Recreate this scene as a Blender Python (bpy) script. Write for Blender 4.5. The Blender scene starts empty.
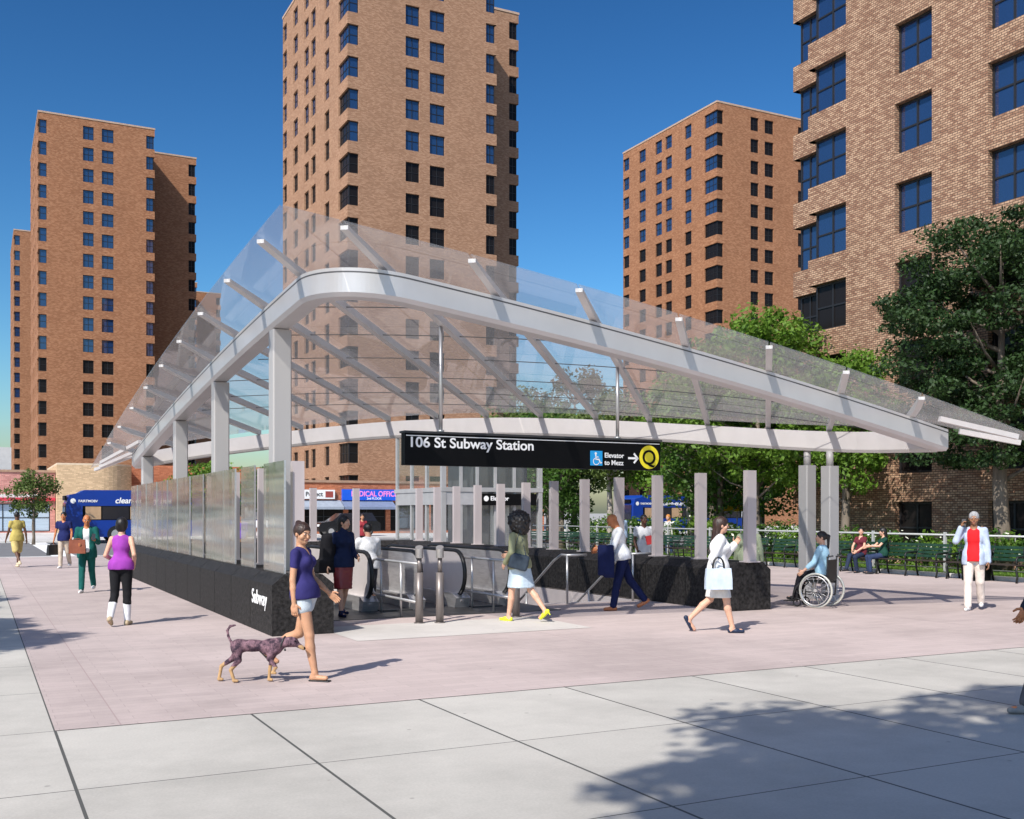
import bpy, math, random
import numpy as np
from mathutils import Vector, Matrix
random.seed(7); rng = np.random.default_rng(7)
S = bpy.context.scene
COL = S.collection
R = math.radians
# ------------------------------------------------------------------ camera, light, exposure
TH = 0.4706                      # turn of the plaza's paving grid (u to the right-away, v to the left-away)
CT, ST = math.cos(TH), math.sin(TH)
def W(u, v, z=0.0): return Vector((u*CT - v*ST, u*ST + v*CT, z))
cam_d = bpy.data.cameras.new('camera'); cam = bpy.data.objects.new('camera', cam_d); COL.objects.link(cam)
cam.location = (0, 0, 1.75); cam.rotation_euler = (R(90), 0, 0)
cam_d.sensor_width = 36; cam_d.lens = 1053/1024*36; cam_d.shift_y = 0.1005
cam_d.clip_start = 0.1; cam_d.clip_end = 3000
S.camera = cam
S.render.resolution_x, S.render.resolution_y = 1024, 819
SUN_EL = R(43.5); SD = Vector((0.485, 0.874, 0)).normalized()       # SD: the way shadows fall
wd = bpy.data.worlds.new('World'); S.world = wd; wd.use_nodes = True
nt = wd.node_tree; bg = nt.nodes['Background']
sky = nt.nodes.new('ShaderNodeTexSky'); sky.sky_type = 'NISHITA'; sky.sun_disc = False
sky.sun_elevation = SUN_EL; sky.sun_rotation = math.atan2(-SD.x, -SD.y)
sky.air_density = 1.1; sky.dust_density = 1.2; sky.ozone_density = 3.0; sky.altitude = 0
hs = nt.nodes.new('ShaderNodeHueSaturation'); hs.inputs['Saturation'].default_value = 1.17; hs.inputs['Hue'].default_value = .490
nt.links.new(sky.outputs[0], hs.inputs['Color']); gmn = nt.nodes.new('ShaderNodeGamma'); gmn.inputs[1].default_value = 1.7
scn = nt.nodes.new('ShaderNodeVectorMath'); scn.operation = 'SCALE'; scn.inputs['Scale'].default_value = .5
nt.links.new(hs.outputs[0], gmn.inputs[0]); nt.links.new(gmn.outputs[0], scn.inputs[0]); nt.links.new(scn.outputs[0], bg.inputs[0]); bg.inputs[1].default_value = 0.076
sl = bpy.data.lights.new('sun', 'SUN'); sl.energy = 5.0; sl.angle = R(0.5); sl.color = (1.0, 0.945, 0.865)
so = bpy.data.objects.new('sun', sl); COL.objects.link(so)
dirv = Vector((SD.x*math.cos(SUN_EL), SD.y*math.cos(SUN_EL), -math.sin(SUN_EL)))
so.rotation_euler = dirv.to_track_quat('-Z', 'Y').to_euler(); so.location = (-20, -30, 40)
S.view_settings.view_transform = 'Standard'; S.view_settings.look = 'None'
S.view_settings.exposure = 0.20; S.view_settings.gamma = 1.0
try: S.cycles.max_bounces = 8; S.cycles.transparent_max_bounces = 24
except Exception: pass

# ------------------------------------------------------------------ materials
MATS = {}
def new_mat(name):
    m = bpy.data.materials.new(name); m.use_nodes = True; MATS[name] = m
    return m, m.node_tree, m.node_tree.nodes['Principled BSDF']
def mat(name, col, rough=0.6, metal=0.0, var=0.12, scale=3.0, bump=0.0, bscale=40.0, spec=0.5, stretch=(1,1,1), detail=5):
    if name in MATS: return MATS[name]
    m, t, b = new_mat(name); N = t.nodes; L = t.links
    b.inputs['Roughness'].default_value = rough; b.inputs['Metallic'].default_value = metal
    b.inputs['Specular IOR Level'].default_value = spec
    tc = N.new('ShaderNodeTexCoord'); mp = N.new('ShaderNodeMapping'); mp.inputs['Scale'].default_value = stretch
    L.new(tc.outputs['Object'], mp.inputs[0])
    nz = N.new('ShaderNodeTexNoise'); nz.inputs['Scale'].default_value = scale; nz.inputs['Detail'].default_value = detail
    L.new(mp.outputs[0], nz.inputs['Vector'])
    cr = N.new('ShaderNodeValToRGB')
    lo = [max(0, c*(1-var)) for c in col]; hi = [min(1, c*(1+var)) for c in col]
    cr.color_ramp.elements[0].position = 0.3; cr.color_ramp.elements[1].position = 0.7
    cr.color_ramp.elements[0].color = (*lo, 1); cr.color_ramp.elements[1].color = (*hi, 1)
    L.new(nz.outputs['Fac'], cr.inputs[0]); L.new(cr.outputs[0], b.inputs['Base Color'])
    if bump:
        n2 = N.new('ShaderNodeTexNoise'); n2.inputs['Scale'].default_value = bscale; n2.inputs['Detail'].default_value = 4
        L.new(mp.outputs[0], n2.inputs['Vector'])
        bp = N.new('ShaderNodeBump'); bp.inputs['Strength'].default_value = bump; bp.inputs['Distance'].default_value = 0.01
        L.new(n2.outputs['Fac'], bp.inputs['Height']); L.new(bp.outputs[0], b.inputs['Normal'])
    return m
def brick_mat(name, c1, c2, mortar, bw, bh, var=0.25, bump=0.3, ms=0.012):
    m, t, b = new_mat(name); N = t.nodes; L = t.links
    b.inputs['Roughness'].default_value = 0.88; b.inputs['Specular IOR Level'].default_value = 0.2
    uv = N.new('ShaderNodeUVMap')
    br = N.new('ShaderNodeTexBrick'); br.inputs['Scale'].default_value = 1.0
    br.inputs['Brick Width'].default_value = bw; br.inputs['Row Height'].default_value = bh
    br.inputs['Mortar Size'].default_value = ms; br.inputs['Mortar Smooth'].default_value = 0.3; br.inputs['Bias'].default_value = 0
    br.inputs['Color1'].default_value = (0, 0, 0, 1); br.inputs['Color2'].default_value = (1, 1, 1, 1); br.inputs['Mortar'].default_value = (0.5, 0.5, 0.5, 1)
    L.new(uv.outputs[0], br.inputs['Vector'])
    cr = N.new('ShaderNodeValToRGB'); cr.color_ramp.interpolation = 'LINEAR'
    e = cr.color_ramp.elements; e[0].color = (*c1, 1); e[1].color = (*c2, 1)
    mid = e.new(0.45); mid.color = (*[(a*0.55+b_*0.45) for a, b_ in zip(c1, c2)], 1)
    hi = e.new(0.8); hi.color = (*[min(1, x*1.05) for x in c2], 1); e[-1].color = (*[min(1, x*1.14+.01) for x in c2], 1)
    sp_ = N.new('ShaderNodeSeparateXYZ'); L.new(uv.outputs[0], sp_.inputs[0])
    def mth(op, a, b_=None):
        n_ = N.new('ShaderNodeMath'); n_.operation = op
        for i_, q_ in enumerate((a, b_)):
            if q_ is None: continue
            if isinstance(q_, (int, float)): n_.inputs[i_].default_value = q_
            else: L.new(q_, n_.inputs[i_])
        return n_.outputs[0]
    row = mth('FLOOR', mth('DIVIDE', sp_.outputs[1], bh)); half_ = mth('MULTIPLY', mth('FLOORED_MODULO', row, 2.0), .5)
    colm = mth('FLOOR', mth('SUBTRACT', mth('DIVIDE', sp_.outputs[0], bw), half_))
    cb = N.new('ShaderNodeCombineXYZ'); L.new(row, cb.inputs[0]); L.new(colm, cb.inputs[1])
    wn_ = N.new('ShaderNodeTexWhiteNoise'); wn_.noise_dimensions = '2D'; L.new(cb.outputs[0], wn_.inputs['Vector'])
    L.new(wn_.outputs['Value'], cr.inputs[0])
    nz = N.new('ShaderNodeTexNoise'); nz.inputs['Scale'].default_value = 0.35; nz.inputs['Detail'].default_value = 6
    L.new(uv.outputs[0], nz.inputs['Vector'])
    mr = N.new('ShaderNodeMapRange'); mr.inputs['From Min'].default_value = .3; mr.inputs['From Max'].default_value = .7
    mr.inputs['To Min'].default_value = 1-var*.6; mr.inputs['To Max'].default_value = 1+var*.5
    L.new(nz.outputs['Fac'], mr.inputs[0])
    mx = N.new('ShaderNodeMix'); mx.data_type = 'RGBA'
    mx.inputs[7].default_value = (*mortar, 1); L.new(br.outputs['Fac'], mx.inputs[0]); L.new(cr.outputs[0], mx.inputs[6])
    vm = N.new('ShaderNodeVectorMath'); vm.operation = 'SCALE'
    L.new(mx.outputs[2], vm.inputs[0]); L.new(mr.outputs[0], vm.inputs['Scale']); L.new(vm.outputs[0], b.inputs['Base Color'])
    if bump:
        bp = N.new('ShaderNodeBump'); bp.invert = True; bp.inputs['Strength'].default_value = bump; bp.inputs['Distance'].default_value = 0.01
        L.new(br.outputs['Fac'], bp.inputs['Height']); L.new(bp.outputs[0], b.inputs['Normal'])
    return m
def glass_mat(name, tint, haze, hazecol, rough=0.02, gloss=1.0, ior=1.5, body=None):
    m = bpy.data.materials.new(name); m.use_nodes = True; MATS[name] = m
    t = m.node_tree; N = t.nodes; L = t.links; N.clear()
    out = N.new('ShaderNodeOutputMaterial')
    tr = N.new('ShaderNodeBsdfTransparent'); tr.inputs[0].default_value = (*tint, 1)
    df = N.new('ShaderNodeBsdfDiffuse'); df.inputs[0].default_value = (*hazecol, 1)
    tl = N.new('ShaderNodeBsdfTranslucent'); tl.inputs[0].default_value = (*hazecol, 1)
    mdt = N.new('ShaderNodeMixShader'); mdt.inputs[0].default_value = .5; L.new(df.outputs[0], mdt.inputs[1]); L.new(tl.outputs[0], mdt.inputs[2])
    m1 = N.new('ShaderNodeMixShader'); m1.inputs[0].default_value = haze
    L.new(tr.outputs[0], m1.inputs[1]); L.new(mdt.outputs[0], m1.inputs[2])
    gl = N.new('ShaderNodeBsdfGlossy'); gl.inputs['Roughness'].default_value = rough
    lw = N.new('ShaderNodeLayerWeight'); lw.inputs[0].default_value = .5
    pw = N.new('ShaderNodeMath'); pw.operation = 'POWER'; pw.inputs[1].default_value = 4.0; L.new(lw.outputs['Facing'], pw.inputs[0])
    mu = N.new('ShaderNodeMath'); mu.operation = 'MULTIPLY_ADD'; mu.inputs[1].default_value = gloss; mu.inputs[2].default_value = .03; L.new(pw.outputs[0], mu.inputs[0])
    m2 = N.new('ShaderNodeMixShader'); L.new(mu.outputs[0], m2.inputs[0]); L.new(m1.outputs[0], m2.inputs[1]); L.new(gl.outputs[0], m2.inputs[2])
    L.new(m2.outputs[0], out.inputs[0])
    return m
def leaf_mat(name, c1, c2, trans=0.35):
    m = bpy.data.materials.new(name); m.use_nodes = True; MATS[name] = m
    t = m.node_tree; N = t.nodes; L = t.links; N.clear()
    out = N.new('ShaderNodeOutputMaterial'); tc = N.new('ShaderNodeTexCoord')
    nz = N.new('ShaderNodeTexNoise'); nz.inputs['Scale'].default_value = 2.3; nz.inputs['Detail'].default_value = 8; nz.inputs['Roughness'].default_value = .8
    L.new(tc.outputs['Object'], nz.inputs['Vector'])
    cr = N.new('ShaderNodeValToRGB'); cr.color_ramp.elements[0].position = .35; cr.color_ramp.elements[1].position = .65
    cr.color_ramp.elements[0].color = (*c1, 1); cr.color_ramp.elements[1].color = (*c2, 1); L.new(nz.outputs['Fac'], cr.inputs[0])
    df = N.new('ShaderNodeBsdfPrincipled'); df.inputs['Roughness'].default_value = .55; df.inputs['Specular IOR Level'].default_value = .35
    tl = N.new('ShaderNodeBsdfTranslucent'); L.new(cr.outputs[0], df.inputs['Base Color']); L.new(cr.outputs[0], tl.inputs[0])
    mx = N.new('ShaderNodeMixShader'); mx.inputs[0].default_value = trans; L.new(df.outputs[0], mx.inputs[1]); L.new(tl.outputs[0], mx.inputs[2])
    L.new(mx.outputs[0], out.inputs[0]); return m

steel = mat('painted_steel', (0.60, 0.585, 0.58), 0.33, 0.3, var=.07, scale=1.2)
steel_lt = mat('pale_rafter_steel', (0.66, 0.645, 0.635), 0.35, 0.05, var=.06, scale=1.5)
white_steel = mat('white_steel', (0.62, 0.59, 0.58), 0.45, 0, var=.04)
column_m = mat('column_steel', (0.40, 0.39, 0.385), 0.5, .1, var=.08, scale=1.0, stretch=(1,1,.2))
fin_m = mat('fin_steel', (0.52, 0.46, 0.455), 0.45, .15, var=.12, scale=2.5, stretch=(1,1,.15))
stainless = mat('stainless', (0.66, 0.65, 0.65), 0.28, 0.7, var=.12, scale=4, stretch=(1,1,8))
rail_m = mat('rail_steel', (0.5, 0.5, 0.5), 0.35, 0.6, var=.08)
rubber = mat('black_rubber', (0.012, 0.012, 0.013), 0.45)
black_m = mat('black_enamel', (0.004, 0.004, 0.0045), 0.5, var=.1, spec=.12)
dark_metal = mat('dark_metal', (0.05, 0.05, 0.052), 0.5, 0.3, var=.2)
white_p = mat('white_lettering', (0.85, 0.85, 0.85), 0.5, var=.02)
granite = mat('black_granite', (0.024, 0.0223, 0.0216), 0.62, var=.7, scale=18, bump=.9, bscale=40, detail=12, spec=.16)
granite_joint = mat('granite_joint', (0.008, 0.008, 0.008), 0.9)
concrete_w = mat('pit_concrete', (0.50, 0.45, 0.44), 0.8, var=.08, bump=.2)
roof_glass = glass_mat('roof_glass', (0.93, 0.932, 0.935), 0.135, (0.70, 0.69, 0.68), 0.02, .32)
clear_glass = glass_mat('clear_glass', (0.93, 0.95, 0.95), 0.07, (0.6, 0.6, 0.6), 0.02, .6)
def window_glass(name, base, ior, rough):
    m, t, b = new_mat(name)
    b.inputs['Base Color'].default_value = (*base, 1); b.inputs['Roughness'].default_value = rough
    b.inputs['IOR'].default_value = ior; b.inputs['Specular IOR Level'].default_value = .5
    return m
pane_blue = window_glass('pane_painted_sky', (0.012, 0.035, 0.10), 1.9, 0.03)  # sky reflection of the upper windows painted into the pane as blue
pane_dark = window_glass('pane_painted_dark', (0.012, 0.010, 0.010), 1.25, 0.25)  # dull dark colour paints the skyless reflections, mostly on lower floors
pane_near = window_glass('pane_near', (0.010, 0.028, 0.085), 2.0, 0.03)  # blue of the reflected sky painted into this pane too
frame_dk = mat('window_frame_dark', (0.012, 0.012, 0.014), 0.5)
brick_far = brick_mat('tower_brick', (0.26, 0.115, 0.056), (0.37, 0.185, 0.098), (0.22, 0.105, 0.06), 0.26, 0.11, .12, .15, .016)
brick_mid = brick_mat('tower_brick_tan', (0.27, 0.145, 0.082), (0.38, 0.225, 0.138), (0.26, 0.155, 0.105), 0.22, 0.085, .12, .2, .014)
brick_near = brick_mat('near_brick', (0.24, 0.125, 0.078), (0.42, 0.27, 0.175), (0.10, 0.068, 0.052), 0.19, 0.075, .12, .5, .013)
brick_shop = brick_mat('shop_brick', (0.36, 0.11, 0.05), (0.48, 0.17, 0.085), (0.3, 0.14, 0.09), 0.3, 0.11, .3, .1, .014)
brick_tan = brick_mat('pale_brick', (0.46, 0.33, 0.20), (0.58, 0.42, 0.26), (0.50, 0.36, 0.23), 0.3, 0.11, .1, .1, .012)

# ------------------------------------------------------------------ mesh helper
class MB:
    def __init__(s): s.v=[]; s.f=[]; s.m=[]; s.uv=[]; s.mats=[]; s.smooth=[]
    def mi(s, m):
        if m not in s.mats: s.mats.append(m)
        return s.mats.index(m)
    def face(s, pts, m=None, uv=None, smooth=False):
        i = len(s.v); s.v += [tuple(p) for p in pts]; s.f.append(tuple(range(i, i+len(pts))))
        s.m.append(s.mi(m)); s.uv.append(uv if uv else [(0,0)]*len(pts)); s.smooth.append(smooth)
    def box(s, a, b, m=None, bev=0.0):
        x0,y0,z0 = [min(p,q) for p,q in zip(a,b)]; x1,y1,z1 = [max(p,q) for p,q in zip(a,b)]
        if bev > 0:
            c = bev
            lo = [(x0+c,y0,z0),(x1-c,y0,z0),(x1,y0+c,z0),(x1,y1-c,z0),(x1-c,y1,z0),(x0+c,y1,z0),(x0,y1-c,z0),(x0,y0+c,z0)]
            s.loft([[(p[0],p[1],z0) for p in lo],[(p[0],p[1],z1) for p in lo]], m, caps=True); return
        P = [(x0,y0,z0),(x1,y0,z0),(x1,y1,z0),(x0,y1,z0),(x0,y0,z1),(x1,y0,z1),(x1,y1,z1),(x0,y1,z1)]
        for q in ((0,3,2,1),(4,5,6,7),(0,1,5,4),(1,2,6,5),(2,3,7,6),(3,0,4,7)):
            pts=[P[k] for k in q]
            if q in ((0,3,2,1),(4,5,6,7)): uv=[(p[0],p[1]) for p in pts]
            elif q in ((0,1,5,4),(2,3,7,6)): uv=[(p[0],p[2]) for p in pts]
            else: uv=[(p[1],p[2]) for p in pts]
            s.face(pts, m, uv)
    def loft(s, rings, m=None, caps=True, closed=True, smooth=False):
        i0 = len(s.v); n = len(rings[0])
        for r in rings: s.v += [tuple(p) for p in r]
        for k in range(len(rings)-1):
            for j in range(n if closed else n-1):
                a = i0+k*n+j; b = i0+k*n+(j+1)%n
                s.f.append((a, b, b+n, a+n)); s.m.append(s.mi(m)); s.uv.append([(0,0)]*4); s.smooth.append(smooth)
        if caps:
            s.f.append(tuple(i0+j for j in reversed(range(n)))); s.m.append(s.mi(m)); s.uv.append([(0,0)]*n); s.smooth.append(False)
            s.f.append(tuple(i0+(len(rings)-1)*n+j for j in range(n))); s.m.append(s.mi(m)); s.uv.append([(0,0)]*n); s.smooth.append(False)
    def tube(s, pts, r, m=None, n=8, caps=True):
        pts = [Vector(p) for p in pts]; rr = r if isinstance(r, (list,tuple)) else [r]*len(pts)
        rings = []; up = None
        for i,p in enumerate(pts):
            d = (pts[min(i+1,len(pts)-1)] - pts[max(i-1,0)]).normalized()
            if up is None:
                up = Vector((0,0,1)) if abs(d.z) < .9 else Vector((0,1,0))
            a = d.cross(up).normalized(); b = a.cross(d).normalized(); up = b
            rings.append([p + (a*math.cos(2*math.pi*k/n) + b*math.sin(2*math.pi*k/n))*rr[i] for k in range(n)])
        s.loft(rings, m, caps=caps, smooth=True)
    def bar(s, p, q, w, h, m=None, up=Vector((0,0,1))):   # rectangular bar from p to q; top face through p,q + 0, hangs down by h
        p = Vector(p); q = Vector(q); d = (q-p).normalized(); a = d.cross(up).normalized(); b = a.cross(d).normalized()
        R_ = lambda c: [c - a*w/2, c + a*w/2, c + a*w/2 - b*h, c - a*w/2 - b*h]
        s.loft([R_(p), R_(q)], m)
    def cyl(s, c, r, z0, z1, m=None, n=16, r2=None):
        r2 = r if r2 is None else r2
        s.loft([[(c[0]+r*math.cos(2*math.pi*k/n), c[1]+r*math.sin(2*math.pi*k/n), z0) for k in range(n)],
                [(c[0]+r2*math.cos(2*math.pi*k/n), c[1]+r2*math.sin(2*math.pi*k/n), z1) for k in range(n)]], m, smooth=True)
    def build(s, name, m=None, parent=None, loc=None, rz=None):
        me = bpy.data.meshes.new(name); me.from_pydata(s.v, [], s.f)
        for x in s.mats: me.materials.append(x if x is not None else m)
        me.polygons.foreach_set('material_index', s.m); me.polygons.foreach_set('use_smooth', s.smooth)
        ul = me.uv_layers.new(name='UVMap'); flat = [c for f in s.uv for p in f for c in p]
        ul.data.foreach_set('uv', flat)
        me.validate(); me.update()
        o = bpy.data.objects.new(name, me); COL.objects.link(o)
        if parent: o.parent = parent
        if loc is not None: o.location = loc
        if rz is not None: o.rotation_euler = (0,0,rz)
        return o
def np_obj(name, V, F, mats, midx=None, smooth=True, parent=None):
    me = bpy.data.meshes.new(name); n = len(F); k = F.shape[1]
    me.vertices.add(len(V)); me.vertices.foreach_set('co', np.ascontiguousarray(V, dtype=np.float32).ravel())
    me.loops.add(n*k); me.loops.foreach_set('vertex_index', F.astype(np.int32).ravel())
    me.polygons.add(n); me.polygons.foreach_set('loop_start', np.arange(0, n*k, k, dtype=np.int32))
    me.polygons.foreach_set('loop_total', np.full(n, k, dtype=np.int32))
    for m in mats: me.materials.append(m)
    if midx is not None: me.polygons.foreach_set('material_index', midx.astype(np.int32))
    me.polygons.foreach_set('use_smooth', np.full(n, smooth))
    me.update(calc_edges=True); me.validate()
    o = bpy.data.objects.new(name, me); COL.objects.link(o)
    if parent: o.parent = parent
    return o
def tag(o, label=None, cat=None, group=None, kind=None):
    if label: o['label'] = label
    if cat: o['category'] = cat
    if group: o['group'] = group
    if kind: o['kind'] = kind
    return o
def thing(name, label, cat, loc=(0,0,0), rz=0.0, group=None):
    o = bpy.data.objects.new(name, None); COL.objects.link(o); o.location = loc; o.rotation_euler = (0,0,rz)
    o.empty_display_size = .2
    return tag(o, label, cat, group)
def copy_tree(o, parent=None):
    c = o.copy(); COL.objects.link(c); c.parent = parent
    for ch in list(o.children): copy_tree(ch, c)
    return c
def text_mesh(name, body, size, m, parent=None, off=0.0, ext=0.004, align='LEFT', shear=0, sx=1.0):
    cu = bpy.data.curves.new(name, 'FONT'); cu.body = body; cu.size = size; cu.offset = off; cu.extrude = ext
    cu.align_x = align; cu.shear = shear
    to = bpy.data.objects.new(name, cu); COL.objects.link(to)
    dg = bpy.context.evaluated_depsgraph_get(); me = bpy.data.meshes.new_from_object(to.evaluated_get(dg))
    bpy.data.objects.remove(to); me.materials.clear(); me.materials.append(m)
    o = bpy.data.objects.new(name, me); COL.objects.link(o); o.parent = parent; o.scale = (sx,1,1)
    return o

# ------------------------------------------------------------------ the ground
def paving_mat(name, col, jx, jv, jw, jcol, var=.07, fine=None):
    # jx: (origin, step) of joints across u; jv the same across v; fine = (w,h) of small pavers
    m, t, b = new_mat(name); N = t.nodes; L = t.links
    b.inputs['Roughness'].default_value = .85; b.inputs['Specular IOR Level'].default_value = .25
    tc = N.new('ShaderNodeTexCoord'); sx = N.new('ShaderNodeSeparateXYZ'); L.new(tc.outputs['Object'], sx.inputs[0])
    def joint(out, org, step, wdt):
        a = N.new('ShaderNodeMath'); a.operation = 'SUBTRACT'; a.inputs[1].default_value = org - step/2; L.new(out, a.inputs[0])
        q = N.new('ShaderNodeMath'); q.operation = 'FLOORED_MODULO'; q.inputs[1].default_value = step; L.new(a.outputs[0], q.inputs[0])
        s_ = N.new('ShaderNodeMath'); s_.operation = 'SUBTRACT'; s_.inputs[1].default_value = step/2; L.new(q.outputs[0], s_.inputs[0])
        ab = N.new('ShaderNodeMath'); ab.operation = 'ABSOLUTE'; L.new(s_.outputs[0], ab.inputs[0])
        lt = N.new('ShaderNodeMath'); lt.operation = 'LESS_THAN'; lt.inputs[1].default_value = wdt; L.new(ab.outputs[0], lt.inputs[0])
        return lt.outputs[0]
    j1 = joint(sx.outputs[0], *jx, jw); j2 = joint(sx.outputs[1], *jv, jw*.6)
    mx = N.new('ShaderNodeMath'); mx.operation = 'MAXIMUM'; L.new(j1, mx.inputs[0]); L.new(j2, mx.inputs[1])
    n1 = N.new('ShaderNodeTexNoise'); n1.inputs['Scale'].default_value = .9; n1.inputs['Detail'].default_value = 9; n1.inputs['Roughness'].default_value = .65
    n2 = N.new('ShaderNodeTexNoise'); n2.inputs['Scale'].default_value = 55; n2.inputs['Detail'].default_value = 4
    for n in (n1, n2): L.new(tc.outputs['Object'], n.inputs['Vector'])
    ad = N.new('ShaderNodeMath'); ad.operation = 'ADD'; L.new(n1.outputs[0], ad.inputs[0]); L.new(n2.outputs[0], ad.inputs[1])
    mr = N.new('ShaderNodeMapRange'); mr.inputs['From Min'].default_value = .7; mr.inputs['From Max'].default_value = 1.3
    mr.inputs['To Min'].default_value = 1-var; mr.inputs['To Max'].default_value = 1+var; L.new(ad.outputs[0], mr.inputs[0])
    base = N.new('ShaderNodeRGB'); base.outputs[0].default_value = (*col, 1); src = base.outputs[0]
    def cell(out, org, step):
        a = N.new('ShaderNodeMath'); a.operation='SUBTRACT'; a.inputs[1].default_value=org; L.new(out,a.inputs[0])
        q = N.new('ShaderNodeMath'); q.operation='DIVIDE'; q.inputs[1].default_value=step; L.new(a.outputs[0],q.inputs[0])
        f_ = N.new('ShaderNodeMath'); f_.operation='FLOOR'; L.new(q.outputs[0],f_.inputs[0]); return f_.outputs[0]
    cx = N.new('ShaderNodeCombineXYZ'); L.new(cell(sx.outputs[0],*jx),cx.inputs[0]); L.new(cell(sx.outputs[1],*jv),cx.inputs[1])
    wn = N.new('ShaderNodeTexWhiteNoise'); wn.noise_dimensions='2D'; L.new(cx.outputs[0],wn.inputs['Vector'])
    wr_ = N.new('ShaderNodeMapRange'); wr_.inputs[3].default_value=.955; wr_.inputs[4].default_value=1.045; L.new(wn.outputs[0],wr_.inputs[0])
    n3 = N.new('ShaderNodeTexNoise'); n3.inputs['Scale'].default_value=.33; n3.inputs['Detail'].default_value=10; n3.inputs['Roughness'].default_value=.7; L.new(tc.outputs['Object'],n3.inputs['Vector'])
    m3 = N.new('ShaderNodeMapRange'); m3.inputs[1].default_value=.38; m3.inputs[2].default_value=.56; m3.inputs[3].default_value=.83; m3.inputs[4].default_value=1.02; L.new(n3.outputs[0],m3.inputs[0])
    vo = N.new('ShaderNodeTexVoronoi'); vo.inputs['Scale'].default_value=2.1; L.new(tc.outputs['Object'],vo.inputs['Vector'])
    gs = N.new('ShaderNodeMapRange'); gs.inputs[1].default_value=.03; gs.inputs[2].default_value=.05; gs.inputs[3].default_value=.66; gs.inputs[4].default_value=1.0; L.new(vo.outputs['Distance'],gs.inputs[0])
    k1 = N.new('ShaderNodeMath'); k1.operation='MULTIPLY'; L.new(wr_.outputs[0],k1.inputs[0]); L.new(m3.outputs[0],k1.inputs[1])
    k2 = N.new('ShaderNodeMath'); k2.operation='MULTIPLY'; L.new(k1.outputs[0],k2.inputs[0]); L.new(gs.outputs[0],k2.inputs[1])
    k3 = N.new('ShaderNodeMath'); k3.operation='MULTIPLY'; L.new(k2.outputs[0],k3.inputs[0]); L.new(mr.outputs[0],k3.inputs[1]); tone = k3.outputs[0]
    if fine:
        br = N.new('ShaderNodeTexBrick'); br.inputs['Scale'].default_value = 1; br.inputs['Brick Width'].default_value = fine[0]; br.inputs['Row Height'].default_value = fine[1]
        br.inputs['Mortar Size'].default_value = .0035; br.inputs['Bias'].default_value = 0
        br.inputs['Color1'].default_value = (*[c*.95 for c in col], 1); br.inputs['Color2'].default_value = (*[c*1.04 for c in col], 1)
        br.inputs['Mortar'].default_value = (*[c*.8 for c in col], 1); L.new(tc.outputs['Object'], br.inputs['Vector']); src = br.outputs[0]
    vm = N.new('ShaderNodeVectorMath'); vm.operation = 'SCALE'; L.new(src, vm.inputs[0]); L.new(tone, vm.inputs['Scale'])
    mm = N.new('ShaderNodeMix'); mm.data_type = 'RGBA'; L.new(mx.outputs[0], mm.inputs[0]); L.new(vm.outputs[0], mm.inputs[6]); mm.inputs[7].default_value = (*jcol, 1)
    L.new(mm.outputs[2], b.inputs['Base Color'])
    bp = N.new('ShaderNodeBump'); bp.inputs['Strength'].default_value = .25; bp.inputs['Distance'].default_value = .004; L.new(n2.outputs[0], bp.inputs['Height']); L.new(bp.outputs[0], b.inputs['Normal'])
    return m
U0, SU, VF, SV = 0.565, 1.572, 9.21, 2.016
conc = paving_mat('concrete_paving', (0.475, 0.455, 0.415), (U0, SU), (VF, SV), .011, (0.09, 0.09, 0.085), .09)
pink = paving_mat('pink_paving', (0.465, 0.388, 0.368), (U0+.5, 6.3), (VF, 8.06), .006, (0.36, .28, .27), .06, fine=(.6, .15))
warm = paving_mat('warm_paving', (0.53, 0.50, 0.465), (U0, 30), (VF, 40), .004, (0.3, .3, .3), .05)
far_pave = paving_mat('sidewalk_concrete', (0.58, 0.57, 0.55), (0, 1.5), (0, 1.5), .01, (.3,.3,.3), .06)
asphalt = mat('asphalt', (0.16, 0.16, 0.165), .9, var=.12, scale=2, bump=.3, bscale=60)
lawn = mat('lawn_soil', (0.10, 0.17, 0.03), .9, var=.4, scale=9, bump=.6, bscale=80)
PIT = (4.66, 11.88, 17.6, 31.2)
def sheet(name, u0, u1, v0, v1, z, m, hole=None):
    us = [u0, u1]; vs = [v0, v1]
    if hole:
        us = sorted(set([u0,u1]+[x for x in hole[:2] if u0<x<u1])); vs = sorted(set([v0,v1]+[x for x in hole[2:] if v0<x<v1]))
    mb = MB()
    for i in range(len(us)-1):
        for j in range(len(vs)-1):
            cu, cv = (us[i]+us[i+1])/2, (vs[j]+vs[j+1])/2
            if hole and hole[0]<cu<hole[1] and hole[2]<cv<hole[3]: continue
            mb.face([(us[i],vs[j],0),(us[i+1],vs[j],0),(us[i+1],vs[j+1],0),(us[i],vs[j+1],0)])
    o = mb.build(name, m); o.rotation_euler = (0,0,TH); o.location = (0,0,z); return tag(o, kind='structure')
sheet('ground', -900, 1200, -400, 1400, -0.02, mat('city_ground', (0.35,0.34,0.32), .9, var=.1, scale=.2), PIT)
sheet('concrete_pavement', -40, 60, -25, 45.5, -0.008, conc, PIT)
sheet('plaza_paving', U0, 23.45, VF, 45.3, -0.004, pink, PIT)
sheet('pale_paving_panel', 4.62, 8.35, 13.72, 15.6, 0.0, warm)
sheet('road', -160, 260, 46.0, 67.2, -0.010, asphalt)
sheet('far_pavement', -160, 260, 67.4, 120, -0.006, far_pave)
mb = MB(); mb.box((-160, 45.5, -.012), (260, 45.95, .0)); o = mb.build('kerb', far_pave, rz=TH); tag(o, kind='structure')
mb = MB(); mb.box((-160, 67.2, -.012), (260, 67.45, .1)); o = mb.build('far_kerb', far_pave, rz=TH); tag(o, kind='structure')
sheet('crosswalk_line', 2.7, 3.6, 46.1, 66.9, -0.006, mat('road_paint', (.78,.78,.76), .7))
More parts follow.
